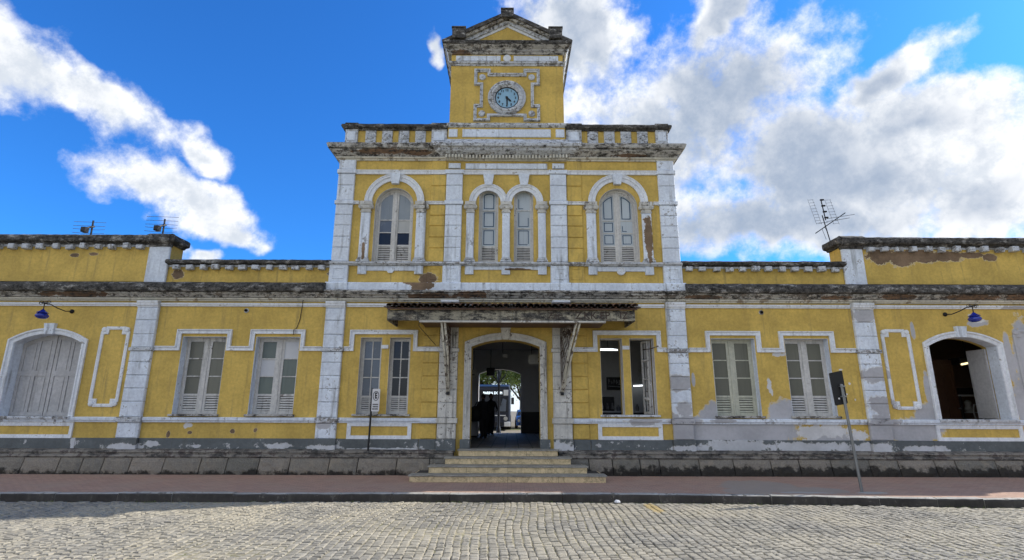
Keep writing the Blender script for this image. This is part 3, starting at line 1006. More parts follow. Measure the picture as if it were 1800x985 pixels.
surround(0.01, 1.0, 0.93, 3.53, 3.74, [(-0.0, -0.06), (-0.0, 0.05), (0.045, 0.055), (0.055, 0.035), (0.10, 0.035), (0.11, 0.06), (0.16, 0.065), (0.165, 0.085), (0.195, 0.085), (0.195, 0.0)], M['frame_white'], (3.76, 4.13, 0.10, 0.155, 0.11))
for s in (-1, 1):
    box('door_plinth', M['dado'], B, 0.01 + s * 0.99, 0.01 + s * 1.27, -0.1, 0.3, 0.60, 0.925, 0.01)
    surround(s * AC, AH, 1.505, 3.60, 3.87, [(0.0, -0.05), (0.0, 0.03), (0.05, 0.035), (0.06, 0.02), (0.11, 0.025), (0.12, 0.06), (0.165, 0.06), (0.165, 0.0)], M['white_clean'], (3.85, 4.17, 0.12, 0.16, 0.085))
    # notched panel outlines with little rosettes at the corners
    for cx in (11.49, 15.38):
        a, b, z0, z1, q = s * cx - 0.38, s * cx + 0.38, 1.82, 4.04, 0.14
        if s * cx > 18:
            continue
        pth = [(a + q, z0), (b - q, z0), (b - q, z0 + q), (b, z0 + q), (b, z1 - q), (b - q, z1 - q), (b - q, z1), (a + q, z1), (a + q, z1 - q), (a, z1 - q), (a, z0 + q), (a + q, z0 + q)]
        o = MB().mould(pth, [(0.045, 0.0), (0.045, 0.03), (0.0, 0.04), (-0.045, 0.03), (-0.045, 0)], closed=True).obj('wall_panel_moulding', M['white_clean'], B)
        for ex in (a + 0.045, b - 0.045):
            for ez in (z0 + 0.045, z1 - 0.045):
                MB().lathe_y((ex, 0, ez), [(0.075, 0), (0.075, -0.045), (0.055, -0.06), (0.02, -0.065)], 12).obj('rosette', M['white_clean'], o)

# ---- long mouldings of the main cornice
for i, (x0, x1) in enumerate(((XL, -10.95), (-10.27, -5.36), (-4.73, -1.93), (-1.36, 1.36), (1.93, 4.73), (5.36, 10.27), (10.95, XR))):
    MB().sweep([(x0, 0), (x1, 0)], [(-.01, 4.70), (0.045, 4.70), (0.05, 4.73), (0.075, 4.745), (0.075, 4.80), (-.01, 4.81)], 0.5, 0.002, i).obj('string_course', M['white_clean'], B)
prof_m = [(-.01, 4.855), (0.06, 4.855), (0.07, 4.89), (0.12, 4.90), (0.13, 4.945), (-.01, 4.955)]
MB().sweep([(XL, 0), (XR, 0)], prof_m, 0.4, 0.002, 5).obj('cornice_moulding', M['cream'], B)
MB().sweep([(XL, 0), (XR, 0)], [(-.01, 4.955), (0.16, 4.958), (0.19, 5.0), (0.26, 5.05), (0.27, 5.09), (-.01, 5.10)], 0.16, 0.010, 6).obj('cornice_fascia', M['mold_light'], B)
for i, (x0, x1) in enumerate(((XL, -5.36), (5.36, XR))):
    MB().sweep([(x0, 0), (x1, 0)], [(-.01, 5.095), (0.36, 5.098), (0.385, 5.13), (0.40, 5.22), (0.385, 5.31), (0.34, 5.36), (0.1, 5.43), (-.01, 5.44)], 0.14, 0.010, 7 + i).obj('cornice_cap', M['mold'], B)
MB().sweep([(-5.355, 0), (5.355, 0)], [(-.01, 5.095), (0.30, 5.098), (0.32, 5.12), (0.31, 5.165), (0.18, 5.19), (-.01, 5.20)], 0.14, 0.010, 9).obj('cornice_cap', M['mold_light'], B)
for i, (x0, x1) in enumerate(((-5.40, -4.74), (-4.735, -1.96), (-1.955, -1.34), (-1.335, 1.335), (1.34, 1.955), (1.96, 4.735), (4.74, 5.40))):
    pj = 0.17 if i % 2 == 0 else 0.13
    MB().sweep([(x0, 0), (x1, 0)], [(-.01, 5.18), (pj, 5.19), (pj, 5.40), (pj - 0.03, 5.44), (-.01, 5.45)], 0.3, 0.004, 20 + i).obj('base_course', M['white'], B)

# ---- wing parapets: low over the inner bays, tall over the outer
modm = MB().fbox(-0.105, 0.105, -0.155, 0.0, 0.0, 0.15, 0.018).mesh('modillion', M['white_worn'])
for s in (-1, 1):
    a, b = 5.33, 10.28
    MB().poly(rect(min(s * a, s * b), max(s * a, s * b), 5.40, 6.0), [], 0.02, 0.40).obj('parapet_wall', M['yellow'], B)
    o = MB().sweep([(min(s * a, s * b), 0), (max(s * a, s * b), 0)], [(0, 5.98), (0.05, 5.98), (0.07, 6.0), (0.15, 6.01), (0.17, 6.05), (0.17, 6.10), (0.12, 6.13), (-0.02, 6.16), (-.42, 6.16), (-.42, 5.98)], 0.14, 0.010, 30 + s).obj('parapet_cap', M['mold'], B)
    box('parapet_band', M['white_worn'], B, s * a, s * b, -0.012, 0.02, 5.925, 5.985, 0.004)
    for k in range(12):
        rq = random.Random(k * 7 + s)
        inst('modillion', modm, B, (s * (5.56 + k * 0.40) + rq.uniform(-.02, .02), -0.01, 5.82 + rq.uniform(-.008, .012)), (0, rq.uniform(-.06, .06), 0), (rq.uniform(.82, 1.05), rq.uniform(.7, 1.05), rq.uniform(.8, 1.03)))
    # tall part
    e = XR if s > 0 else 19.0
    a = 10.28
    MB().poly(rect(min(s * a, s * e), max(s * a, s * e), 5.40, 6.70), [], 0.0, 0.42).obj('parapet_wall', M['yellow'], B)
    MB().box(min(s * a, s * (a + .4)), max(s * a, s * (a + .4)), 0.42, 0.6, 5.05, 6.70).obj('parapet_wall', M['yellow'], B)
    pth = [(s * a, 0.6), (s * a, 0), (s * e, 0)]
    if s < 0:
        pth = list(reversed(pth))
    MB().sweep(pth, [(0, 6.62), (0.06, 6.62), (0.08, 6.66), (0.18, 6.69), (0.20, 6.73), (0.20, 6.84), (0.18, 6.88), (0.08, 6.92), (-.45, 6.94), (-.45, 6.62)], 0.14, 0.010, 40 + s).obj('parapet_cap', M['mold'], B)
    box('parapet_band', M['white_worn'], B, s * 10.93, s * e, -0.015, 0.0, 6.55, 6.625, 0.004)
    P = box('pilaster', M['white'], B, s * 10.26, s * 10.90, -0.07, 0.001, 5.42, 6.56, 0.02)
    MB().sweep([(min(s * 10.22, s * 10.92), 0), (max(s * 10.22, s * 10.92), 0)], [(0, 6.54), (0.09, 6.54), (0.12, 6.62), (0.24, 6.68), (0.25, 6.74), (0.25, 6.86), (0.1, 6.95), (0, 6.95)], 0.12, 0.008, 3).obj('capital', M['mold'], P)
    k = 0
    while True:
        xk = 11.15 + k * 0.435
        if xk > e - 0.1:
            break
        rq = random.Random(k * 5 + s * 3)
        inst('modillion', modm, B, (s * xk + rq.uniform(-.02, .02), -0.012, 6.455 + rq.uniform(-.01, .02)), (0, rq.uniform(-.07, .07), 0), (rq.uniform(.8, 1.05), rq.uniform(.7, 1.12), rq.uniform(.85, 1.22)))
        k += 1

# ---- upper storey of the centre block
UZ = [6.09, 6.54, 6.89, 7.26, 7.60, 7.95, 8.07, 8.16, 8.59, 8.98, 9.12, 9.46]
for s in (-1, 1):
    for (a, b), pr in (((4.79, 5.31), 0.09), ((1.38, 1.89), 0.09)):
        x0, x1 = min(s * a, s * b), max(s * a, s * b)
        zs = [6.09, 6.54, 6.89, 7.26, 7.60, 7.95, 8.07, 8.59, 8.985, 9.115, 9.46] if a > 2 else [6.09, 6.54, 6.89, 7.26, 7.60, 7.95, 8.07, 8.59, 8.985, 9.115]
        pilaster(x0, x1, zs, M['white'], pr, bands=(5, 8))
        # pedestal with sunk panel
        P = box('pedestal', M['white'], B, x0 - 0.02, x1 + 0.02, -pr - 0.02, 0.001, 5.44, 5.975, 0.015)
        MB().mould(rect(x0 + 0.10, x1 - 0.10, 5.56, 5.88), [(0.02, pr + 0.018), (0.012, pr + 0.035), (-0.012, pr + 0.035), (-0.02, pr + 0.018)], closed=True).obj('panel_moulding', M['white'], P)
    # yellow quoin strip beside the inner pilaster
    x0, x1 = min(s * 1.905, s * 2.38), max(s * 1.905, s * 2.38)
    pilaster(x0, x1, [6.09, 6.54, 6.89, 7.26, 7.60, 7.95], M['yellow'], 0.04)
    pilaster(x0, x1, [8.07, 8.59, 8.985], M['yellow'], 0.04)
    pilaster(x0, x1, [9.115, 9.46], M['yellow'], 0.04)
    P = box('pedestal', M['yellow'], B, x0, x1, -0.045, 0.001, 5.44, 5.975, 0.01)
    MB().mould(rect(x0 + 0.09, x1 - 0.09, 5.56, 5.88), [(0.018, 0.043), (0.01, 0.058), (-0.01, 0.058), (-0.018, 0.043)], closed=True).obj('panel_moulding', M['yellow'], P)
    # string courses
    for z0, z1 in ((7.97, 8.06), (8.985, 9.115)):
        for a, b in ((1.91, 4.785),):
            if z0 < 8.5:
                segs = ((4.60, 4.785), (1.91, 2.46))
            else:
                segs = ((1.91, 4.785),)
            for a, b in segs:
                MB().sweep([(min(s * a, s * b), 0), (max(s * a, s * b), 0)], [(-.01, z0), (0.05, z0), (0.06, (z0 + z1) / 2), (0.085, z1 - 0.02), (0.085, z1), (-.01, z1 + .005)], 0.5, 0.002, 2).obj('string_course', M['white_clean'], B)
    box('frieze_panel', M['white'], B, s * 1.46, s * 1.84, -0.06, 0.0, 9.19, 9.37, 0.015)
box('frieze_panel', M['white'], B, -1.30, 1.30, -0.05, 0.0, 9.17, 9.37, 0.02)
MB().sweep([(-1.345, 0), (1.345, 0)], [(-.01, 8.985), (0.05, 8.985), (0.06, 9.05), (0.085, 9.1), (0.085, 9.115), (-.01, 9.12)], 0.5, 0.002, 2).obj('string_course', M['white_clean'], B)
# sill course of the upper storey
MB().sweep([(-5.34, 0), (5.34, 0)], [(-.01, 5.97), (0.10, 5.975), (0.13, 6.0), (0.17, 6.02), (0.17, 6.065), (0.12, 6.085), (-.01, 6.09)], 0.16, 0.005, 13).obj('sill_band', M['white_worn'], B)
# aprons and fluted corbels
for s in (-1, 1):
    box('apron_panel', M['white'], B, s * 2.78, s * 4.24, -0.035, 0.0, 5.82, 5.97, 0.008)
    if s < 0:
        MB().poly([(s * UW - .12, 5.83), (s * UW - .06, 5.75), (s * UW + .06, 5.75), (s * UW + .12, 5.83), (s * UW + .10, 5.90), (s * UW - .10, 5.90)], [], -0.06, 0.0).obj('boss', M['white'], B)
    else:
        MB().lathe_y((s * UW, 0, 5.83), [(0.13, 0), (0.13, -0.06), (0.10, -0.08), (0.085, -0.055), (0.05, -0.055), (0.04, -0.075), (0.01, -0.08)], 18).obj('boss', M['white_clean'], B)
box('apron_panel', M['white'], B, -0.99, -0.13, -0.035, 0.0, 5.86, 5.97, 0.008)
box('apron_panel', M['white'], B, 0.13, 0.99, -0.035, 0.0, 5.86, 5.97, 0.008)
for cx in (-UW - .86, -UW + .86, UW - .86, UW + .86, -1.11, 0, 1.11):
    m = MB().fbox(cx - 0.13, cx + 0.13, -0.07, 0, 5.71, 5.975, 0.012)
    for q in (-.065, 0, .065):
        m.fbox(cx + q - .02, cx + q + .02, -0.085, -0.06, 5.76, 5.95, 0.008)
    m.obj('corbel', M['white'], B)

# columns with scrolled capitals beside the upper windows


def column(cx, hw):
    P = MB().fbox(cx - hw, cx + hw, -0.09, 0, 6.22, 7.68, 0.02).obj('column', M['white'], B)
    m = MB().fbox(cx - hw - .045, cx + hw + .045, -0.13, 0, 6.09, 6.15, 0.01)
    m.fbox(cx - hw - .02, cx + hw + .02, -0.11, 0, 6.15, 6.22, 0.02)
    m.obj('base', M['white_worn'], P)
    m = MB().fbox(cx - hw - .02, cx + hw + .02, -0.105, 0, 7.68, 7.73, 0.01)
    m.fbox(cx - hw, cx + hw, -0.09, 0, 7.73, 7.80, 0.01)
    m.fbox(cx - hw - .05, cx + hw + .05, -0.13, 0, 7.93, 8.05, 0.015)
    m.fbox(cx - hw - .02, cx + hw + .02, -0.115, 0, 7.80, 7.93, 0.02)
    for q in (-1, 1):
        m.lathe_y((cx + q * (hw + .015), 0, 7.87), [(0.075, 0), (0.075, -0.125), (0.055, -0.14), (0.05, -0.125), (0.03, -0.125), (0.02, -0.145)], 12)
    m.obj('capital', M['frame_white'], P)


for s in (-1, 1):
    column(s * UW - 0.86, 0.145)
    column(s * UW + 0.86, 0.145)
for cx in (-1.11, 0.0, 1.11):
    column(cx, 0.12)
APROF = [(0.0, 0.0), (0.0, 0.04), (0.06, 0.045), (0.07, 0.03), (0.11, 0.035), (0.13, 0.065), (0.19, 0.07), (0.20, 0.085), (0.225, 0.085), (0.225, 0.0)]


def archivolt(cx, ri, z, sc, kb, kt, a0=0.0, a1=PI):
    n = 18
    path = [(cx + ri * math.cos(a0 + (a1 - a0) * i / n), z + ri * math.sin(a0 + (a1 - a0) * i / n)) for i in range(n + 1)]
    o = MB().mould(path, [(-q * sc, p) for q, p in APROF]).obj('archivolt', M['white_clean'], B)
    MB().add([(cx - .11, -.11, kb), (cx + .11, -.11, kb), (cx + .17, -.14, kt), (cx - .17, -.14, kt), (cx - .11, 0, kb), (cx + .11, 0, kb), (cx + .17, 0, kt), (cx - .17, 0, kt)],
             [(0, 1, 2, 3), (4, 7, 6, 5), (0, 4, 5, 1), (1, 5, 6, 2), (2, 6, 7, 3), (3, 7, 4, 0)]).obj('keystone', M['white'], o)


for s in (-1, 1):
    archivolt(s * UW, 0.71, 8.05, 1.0, 8.64, 8.97)
    if s < 0:
        archivolt(-0.56, 0.385, 8.05, 0.96, 8.60, 8.96, math.acos(min(1, 0.52 / 0.56)) * 0.0, PI)
    else:
        archivolt(0.56, 0.385, 8.05, 0.96, 8.60, 8.96)

# ---- top cornice, dentils and balustrade
TP = [(-5.3, 5.8), (-5.3, 0), (5.3, 0), (5.3, 5.8)]
MB().sweep(TP, [(0, 9.45), (0.05, 9.45), (0.06, 9.49), (0.12, 9.51), (0.13, 9.545), (0, 9.56)], 0.6, 0.002, 50).obj('cornice_moulding', M['cream'], B)
MB().sweep(TP, [(0, 9.555), (0.10, 9.56), (0.14, 9.60), (0.27, 9.70), (0.29, 9.74), (0, 9.76)], 0.16, 0.008, 51).obj('cornice_fascia', M['mold_light'], B)
MB().sweep(TP, [(0, 9.755), (0.33, 9.76), (0.35, 9.80), (0.37, 9.88), (0.34, 9.93), (0.1, 9.99), (0, 10.0)], 0.16, 0.007, 52).obj('cornice_cap', M['mold_light'], B)
# centre break forward
MB().sweep([(-1.96, 0.3), (-1.96, 0), (1.96, 0), (1.96, 0.3)], [(0.10, 9.58), (0.30, 9.70), (0.34, 9.77), (0.42, 9.79), (0.44, 9.88), (0.40, 9.94), (0.10, 10.0)], 0.16, 0.006, 53).obj('cornice_cap', M['white_worn'], B)
dm = MB().fbox(-0.028, 0.028, -0.19, -0.08, 9.475, 9.59, 0.006).mesh('dentil', M['cream'])
for k in range(25):
    inst('dentil', dm, B, (-1.26 + k * 0.105, 0, 0))
for s in (-1, 1):
    for k in range(6):
        inst('dentil', dm, B, (s * (1.40 + k * 0.10), -0.05, 0))
    box('dentil_band', M['cream'], B, s * 1.35, s * 1.95, -0.13, 0.0, 9.45, 9.62, 0.006)
# parapet
MB().poly(rect(-5.16, 5.16, 9.95, 10.56), [], -0.03, 0.35).obj('parapet_wall', M['yellow'], B)
capp = [(0, 10.50), (0.05, 10.50), (0.07, 10.54), (0.14, 10.56), (0.16, 10.60), (0.155, 10.66), (0.1, 10.70), (-.4, 10.71), (-.4, 10.5)]
for s in (-1, 1):
    pth = [(s * 5.16, 5.0), (s * 5.16, -0.03), (s * 1.88, -0.03)]
    if s > 0:
        pth = list(reversed(pth))
    MB().sweep(pth, capp, 0.14, 0.008, 60 + s).obj('parapet_cap', M['mold'], B)
    for a, b in ((4.80, 5.20), (1.92, 2.42)):
        P = box('pedestal', M['white_worn'], B, s * a, s * b, -0.10, 0.0, 9.98, 10.55, 0.015)
        x0, x1 = min(s * a, s * b), max(s * a, s * b)
        box('panel', M['white'], P, x0 + 0.07, x1 - 0.07, -0.125, -0.09, 10.12, 10.44, 0.015)
        MB().sweep([(x0, -.08), (x1, -.08)], [(0, 10.52), (0.06, 10.53), (0.11, 10.58), (0.12, 10.68), (0.05, 10.74), (-.3, 10.75), (-.3, 10.52)], 0.12, 0.006, 4).obj('cap', M['mold'], P)
    for k in range(4):
        cx = s * (2.78 + k * 0.535)
        P = box('baluster_block', M['white_worn'], B, cx - 0.17, cx + 0.17, -0.085, 0.0, 10.04, 10.49, 0.02)
        MB().lathe_y((cx, -0.08, 10.28), [(0.12, 0), (0.12, -0.02), (0.09, -0.045), (0.075, -0.025), (0.05, -0.025), (0.03, -0.05)], 14).obj('rosette', M['white_worn'], P)
    box('parapet_panel', M['white'], B, s * 1.58, s * 1.86, -0.16, 0.0, 10.23, 10.51, 0.012)
box('parapet_field', M['yellow'], B, -1.89, 1.89, -0.13, 0.0, 9.96, 10.6, 0.004)
box('parapet_panel', M['white'], B, -1.42, 1.42, -0.16, -0.12, 10.23, 10.51, 0.012)
MB().sweep([(-1.95, -0.1), (1.95, -0.1)], [(0, 9.96), (0.12, 9.96), (0.13, 10.02), (0.10, 10.08), (0.06, 10.15), (0, 10.16)], 0.14, 0.008, 64).obj('base_course', M['white_worn'], B)
MB().sweep([(-1.92, -0.1), (1.92, -0.1)], [(0, 10.57), (0.06, 10.575), (0.12, 10.62), (0.13, 10.68), (0.06, 10.73), (-.3, 10.74), (-.3, 10.57)], 0.14, 0.006, 65).obj('parapet_cap', M['white_worn'], B)

# ---- clock tower
TW = 1.87
MB().box(-TW, TW, -0.001, 3.4, 10.0, 13.62).obj('tower_wall', M['yellow'], B)
TQ = [(-TW, 3.4), (-TW, 0), (TW, 0), (TW, 3.4)]
MB().sweep(TQ, [(0, 12.93), (0.03, 12.93), (0.04, 12.98), (0.08, 13.0), (0.09, 13.06), (0.03, 13.1), (0, 13.1)], 0.3, 0.005, 70).obj('cornice_moulding', M['white_worn'], B)
for s in (-1, 1):
    box('frieze_panel', M['white'], B, s * 0.22, s * 1.72, -0.03, 0.0, 13.12, 13.32, 0.01)
MB().lathe_y((0, 0, 13.22), [(0.13, 0), (0.13, -0.04), (0.11, -0.05), (0.02, -0.05)], 18).obj('boss', M['white_clean'], B)
MB().sweep(TQ, [(0, 13.36), (0.05, 13.37), (0.07, 13.42), (0.12, 13.45), (0.12, 13.50), (0.22, 13.56), (0.26, 13.60), (0, 13.66)], 0.16, 0.006, 71).obj('cornice_fascia', M['mold_light'], B)
MB().sweep(TQ, [(0, 13.6), (0.28, 13.605), (0.30, 13.65), (0.31, 13.71), (0.28, 13.73), (0, 13.74)], 0.16, 0.006, 72).obj('cornice_cap', M['mold'], B)
# pediment: gable wall, raking cornice in two steps, three acroteria
MB().poly([(-1.86, 13.66), (1.86, 13.66), (0, 14.62)], [], 0.0, 3.4).obj('pediment_wall', M['yellow'], B)


def rake(off0, off1, p0, p1, mat, name, half=2.17, zb=13.73, za=14.86, depth=3.45):
    """raking band: offsets measured down from the outer slope"""
    sl = math.hypot(half, za - zb)
    nx, nz = (za - zb) / sl, half / sl
    m = MB()
    for s in (-1, 1):
        segs = 14
        rg = []
        rr = random.Random(5 + s)
        for i in range(segs + 1):
            t = i / segs
            x = half * (1 - t)
            z = zb + (za - zb) * t
            j = rr.uniform(-.006, .006)
            a = (s * max(0, x - nx * off0 * (0 if t >= 1 else 1)), z - (off0 / nz if t >= 1 else nz * off0) + j)
            b = (s * max(0, x - nx * off1 * (0 if t >= 1 else 1)), z - (off1 / nz if t >= 1 else nz * off1))
            rg.append([(a[0], -p0, a[1]), (b[0], -p1, b[1]), (b[0], depth, b[1]), (a[0], depth, a[1])])
        m.rings(rg)
    return m.obj(name, mat, B)


rake(0.0, 0.13, 0.31, 0.31, M['mold'], 'raking_cornice')
rake(0.11, 0.20, 0.26, 0.22, M['mold_light'], 'raking_cornice')
rake(0.19, 0.30, 0.13, 0.10, M['white_worn'], 'raking_cornice')
rake(0.295, 0.37, 0.05, 0.03, M['white_clean'], 'raking_cornice')
for cx, z0, z1, hw in ((-1.62, 13.78, 14.22, 0.22), (1.62, 13.78, 14.22, 0.22), (0, 14.60, 14.95, 0.2)):
    m = MB().fbox(cx - hw, cx + hw, -0.34, 0.3, z0, z1 - 0.06, 0.015)
    m.fbox(cx - hw - .02, cx + hw + .02, -0.36, 0.32, z1 - 0.06, z1, 0.01)
    m.obj('acroterion', M['mold'], B)
# moulded frame round the clock with square ears
E1, E2 = 1.0, 0.80
zt, zb_ = 12.70, 10.96
ear = 0.36
pth = [(-E1, zb_), (-E1 + ear, zb_), (-E1 + ear, zb_ + 0.17), (E1 - ear, zb_ + 0.17), (E1 - ear, zb_), (E1, zb_), (E1, zb_ + 0.42), (E2, zb_ + 0.42), (E2, zt - 0.42), (E1, zt - 0.42), (E1, zt),
       (E1 - ear, zt), (E1 - ear, zt - 0.16), (-E1 + ear, zt - 0.16), (-E1 + ear, zt), (-E1, zt), (-E1, zt - 0.42), (-E2, zt - 0.42), (-E2, zb_ + 0.42), (-E1, zb_ + 0.42)]
o = MB().mould(pth, [(0.01, 0), (0.01, 0.04), (-0.03, 0.05), (-0.045, 0.075), (-0.085, 0.08), (-0.095, 0.0)], closed=True).obj('clock_frame_moulding', M['white_worn'], B)
for sx in (-1, 1):
    for z in (zb_ + 0.19, zt - 0.2):
        MB().lathe_y((sx * (E1 - 0.18), 0, z), [(0.11, 0), (0.11, -0.03), (0.085, -0.05), (0.02, -0.055)], 14).obj('rosette', M['white_worn'], o)

# ---- windows ------------------------------------------------------------


def lining(path, depth, mat, parent, t=0.006):
    MB().mould(path, [(0.0, 0.004), (t, 0.004), (t, -depth), (0.0, -depth)]).obj('jamb_lining', mat, parent)


def leaf(W_, x0, x1, zb, zt, y, cols, rows, mats, wood, louv=0.42, nsl=6, st=0.07, top=None, th=0.045, border=False):
    """one casement: frame with panes above and a louvred panel below. top(x) gives an arched head"""
    lz0, lz1 = zb + 0.07, zb + 0.07 + louv
    holes, panes = [], []
    bar = 0.03
    cw = (x1 - x0 - 2 * st - bar * (cols - 1)) / cols
    pz0 = lz1 + 0.06
    pz1 = zt - st
    rh = (pz1 - pz0 - bar * (rows - 1)) / rows
    for c in range(cols):
        a = x0 + st + c * (cw + bar)
        holes.append(rect(a, a + cw, lz0, lz1))
        for r in range(rows):
            z = pz0 + r * (rh + bar)
            if top and r == rows - 1:
                n = 7
                lp = [(a, z), (a + cw, z)] + [(a + cw - cw * i / n, top(a + cw - cw * i / n) - st) for i in range(n + 1)]
            else:
                lp = rect(a, a + cw, z, z + rh)
            holes.append(lp)
            panes.append((lp, mats[(rows - 1 - r) * cols + c] if isinstance(mats, list) else mats))
    if top:
        n = 12
        outer = [(x0, zb), (x1, zb)] + [(x1 - (x1 - x0) * i / n, top(x1 - (x1 - x0) * i / n)) for i in range(n + 1)]
    else:
        outer = rect(x0, x1, zb, zt)
    MB().poly(outer, holes, y, y + th).obj('casement', wood, W_)
    for lp, mt in panes:
        pm_ = MB().poly(lp, [], y + 0.020, y + 0.026)
        tr = random.Random(int(lp[0][0] * 1000) + int(lp[0][1] * 77))
        tx, tz = tr.uniform(-.03, .03), tr.uniform(-.03, .03)
        mx_, mz_ = lp[0][0], lp[0][1]
        pm_.V = [(a_, b_ + (a_ - mx_) * tx + (c_ - mz_) * tz * .6, c_) for a_, b_, c_ in pm_.V]
        o = pm_.obj('pane', mt, W_)
        if border:
            ins = 0.055
            cx = sum(p[0] for p in lp) / len(lp)
            xs_ = [p[0] for p in lp]
            zs_ = [p[1] for p in lp]
            a, b, c_, d_ = min(xs_), max(xs_), min(zs_), max(zs_)
            if len(lp) > 4:
                q = [(a + ins, c_ + ins), (b - ins, c_ + ins)] + [(min(b - ins, max(a + ins, p[0])), p[1] - ins) for p in lp[2:]]
            else:
                q = rect(a + ins, b - ins, c_ + ins, d_ - ins)
            MB().mould(q, [(0.012, -y - 0.02), (0.012, -y - 0.016), (-0.012, -y - 0.016), (-0.012, -y - 0.02)], closed=True).obj('pane_border', M['g_blue'], W_)
    for c in range(cols):
        a = x0 + st + c * (cw + bar)
        MB().box(a, a + cw, y + 0.042, y + 0.046, lz0, lz1).obj('louvre_backing', M['dark_gap'], W_)
        for k in range(nsl):
            z = lz0 + (k + 0.5) * (lz1 - lz0) / nsl
            h = (lz1 - lz0) / nsl * 0.62
            rr = random.Random(int(a * 100) + k).uniform(-.004, .004)
            MB().add([(a, y + .002, z - h * .5 + rr), (a + cw, y + .002, z - h * .5 - rr), (a + cw, y + .032, z + h * .5 - rr), (a, y + .032, z + h * .5 + rr),
                      (a, y + .010, z - h * .5 + rr - .008), (a + cw, y + .010, z - h * .5 - rr - .008), (a + cw, y + .040, z + h * .5 - rr - .008), (a, y + .040, z + h * .5 + rr - .008)],
                     [(0, 1, 2, 3), (4, 7, 6, 5), (0, 4, 5, 1), (1, 5, 6, 2), (2, 6, 7, 3), (3, 7, 4, 0)]).obj('slat', wood, W_)


WY = 0.24
ol, gr, wh = M['g_olive'], M['g_green'], M['g_white']
setup = {(-8.85): (ol, ol, M['wood']), (-6.69): ([gr, wh, gr], [wh, gr, gr], M['wood']), 6.69: (ol, ol, M['wood_green']), 8.85: (ol, ol, M['wood'])}
for cx, (ml, mr, wd) in setup.items():
    a, b = cx - HW, cx + HW
    Wd = MB().poly(rect(a + .002, b - .002, Z0, Z1 - .002), [rect(a + 0.04, b - 0.04, Z0 + 0.03, Z1 - 0.05)], WY - 0.015, WY + 0.07).obj('window', wd, B)
    leaf(Wd, a + 0.042, cx - 0.055, Z0 + 0.03, Z1 - 0.05, WY, 1, 3, ml, wd)
    leaf(Wd, cx + 0.055, b - 0.042, Z0 + 0.03, Z1 - 0.05, WY + .001, 1, 3, mr, wd)
    box('meeting_stile', wd, Wd, cx - 0.056, cx + 0.056, WY - 0.018, WY + 0.04, Z0 + 0.03, Z1 - 0.05, 0.008)
    lining([(b, Z0), (b, Z1), (a, Z1), (a, Z0)], WY, M['white'], Wd)
    box('window_sill', M['mold_light'], Wd, a - 0.06, b + 0.06, -0.10, 0.2, Z0 - 0.055, Z0 + 0.008, 0.012)
for i, (a, b) in enumerate(PAIR[:2]):
    wd = M['wood']
    Wd = MB().poly(rect(a + .002, b - .002, 1.60, 3.788), [rect(a + 0.03, b - 0.03, 1.63, 3.75)], 0.18, 0.26).obj('window', wd, B)
    dk, cu = M['g_dark'], M['g_curtain']
    leaf(Wd, a + 0.032, b - 0.032, 1.63, 3.75, 0.20, 2, 3, [cu, cu, cu, M['g_dark'] if 0 else cu, cu, cu] if i == 0 else dk, wd, louv=0.36, nsl=6, st=0.05)
    lining([(b, 1.6), (b, 3.79), (a, 3.79), (a, 1.6)], 0.2, M['wood'], Wd)
box('window_sill', M['mold_light'], B, -4.34, -2.70, -0.105, 0.18, 1.545, 1.605, 0.012)
box('window_sill', M['white_worn'], B, 2.72, 4.42, -0.105, 0.18, 1.545, 1.605, 0.012)
for i, (a, b) in enumerate(PAIR[2:]):
    Wd = MB().poly(rect(a + .002, b - .002, 1.60, 3.788), [rect(a + 0.022, b - 0.022, 1.61, 3.765)], 0.16, 0.24).obj('window', M['wood'], B)
    lining([(b, 1.6), (b, 3.79), (a, 3.79), (a, 1.6)], 0.2, M['wood'], Wd)
    if i == 1:   # its two leaves stand folded back inside the right jamb
        for k in range(2):
            L = MB().poly(rect(0, 0.30, 1.62, 3.75), [rect(0.05, 0.25, 2.1 + q * 0.55, 2.6 + q * 0.55) for q in range(3)] + [rect(0.05, 0.25, 1.7, 2.02)], 0, 0.035)
            o = L.obj('open_casement', M['wood'], Wd)
            o.location = (b - 0.05 - k * 0.06, 0.24, 0)
            o.rotation_euler = (0, 0, R(108 + k * 8))
        MB().tube([(b - 0.30, 0.12, 3.47), (b - 0.12, -0.05, 3.48), (b + 0.10, -0.16, 3.55)], 0.014, 6).obj('window_stay', M['rust'], Wd)

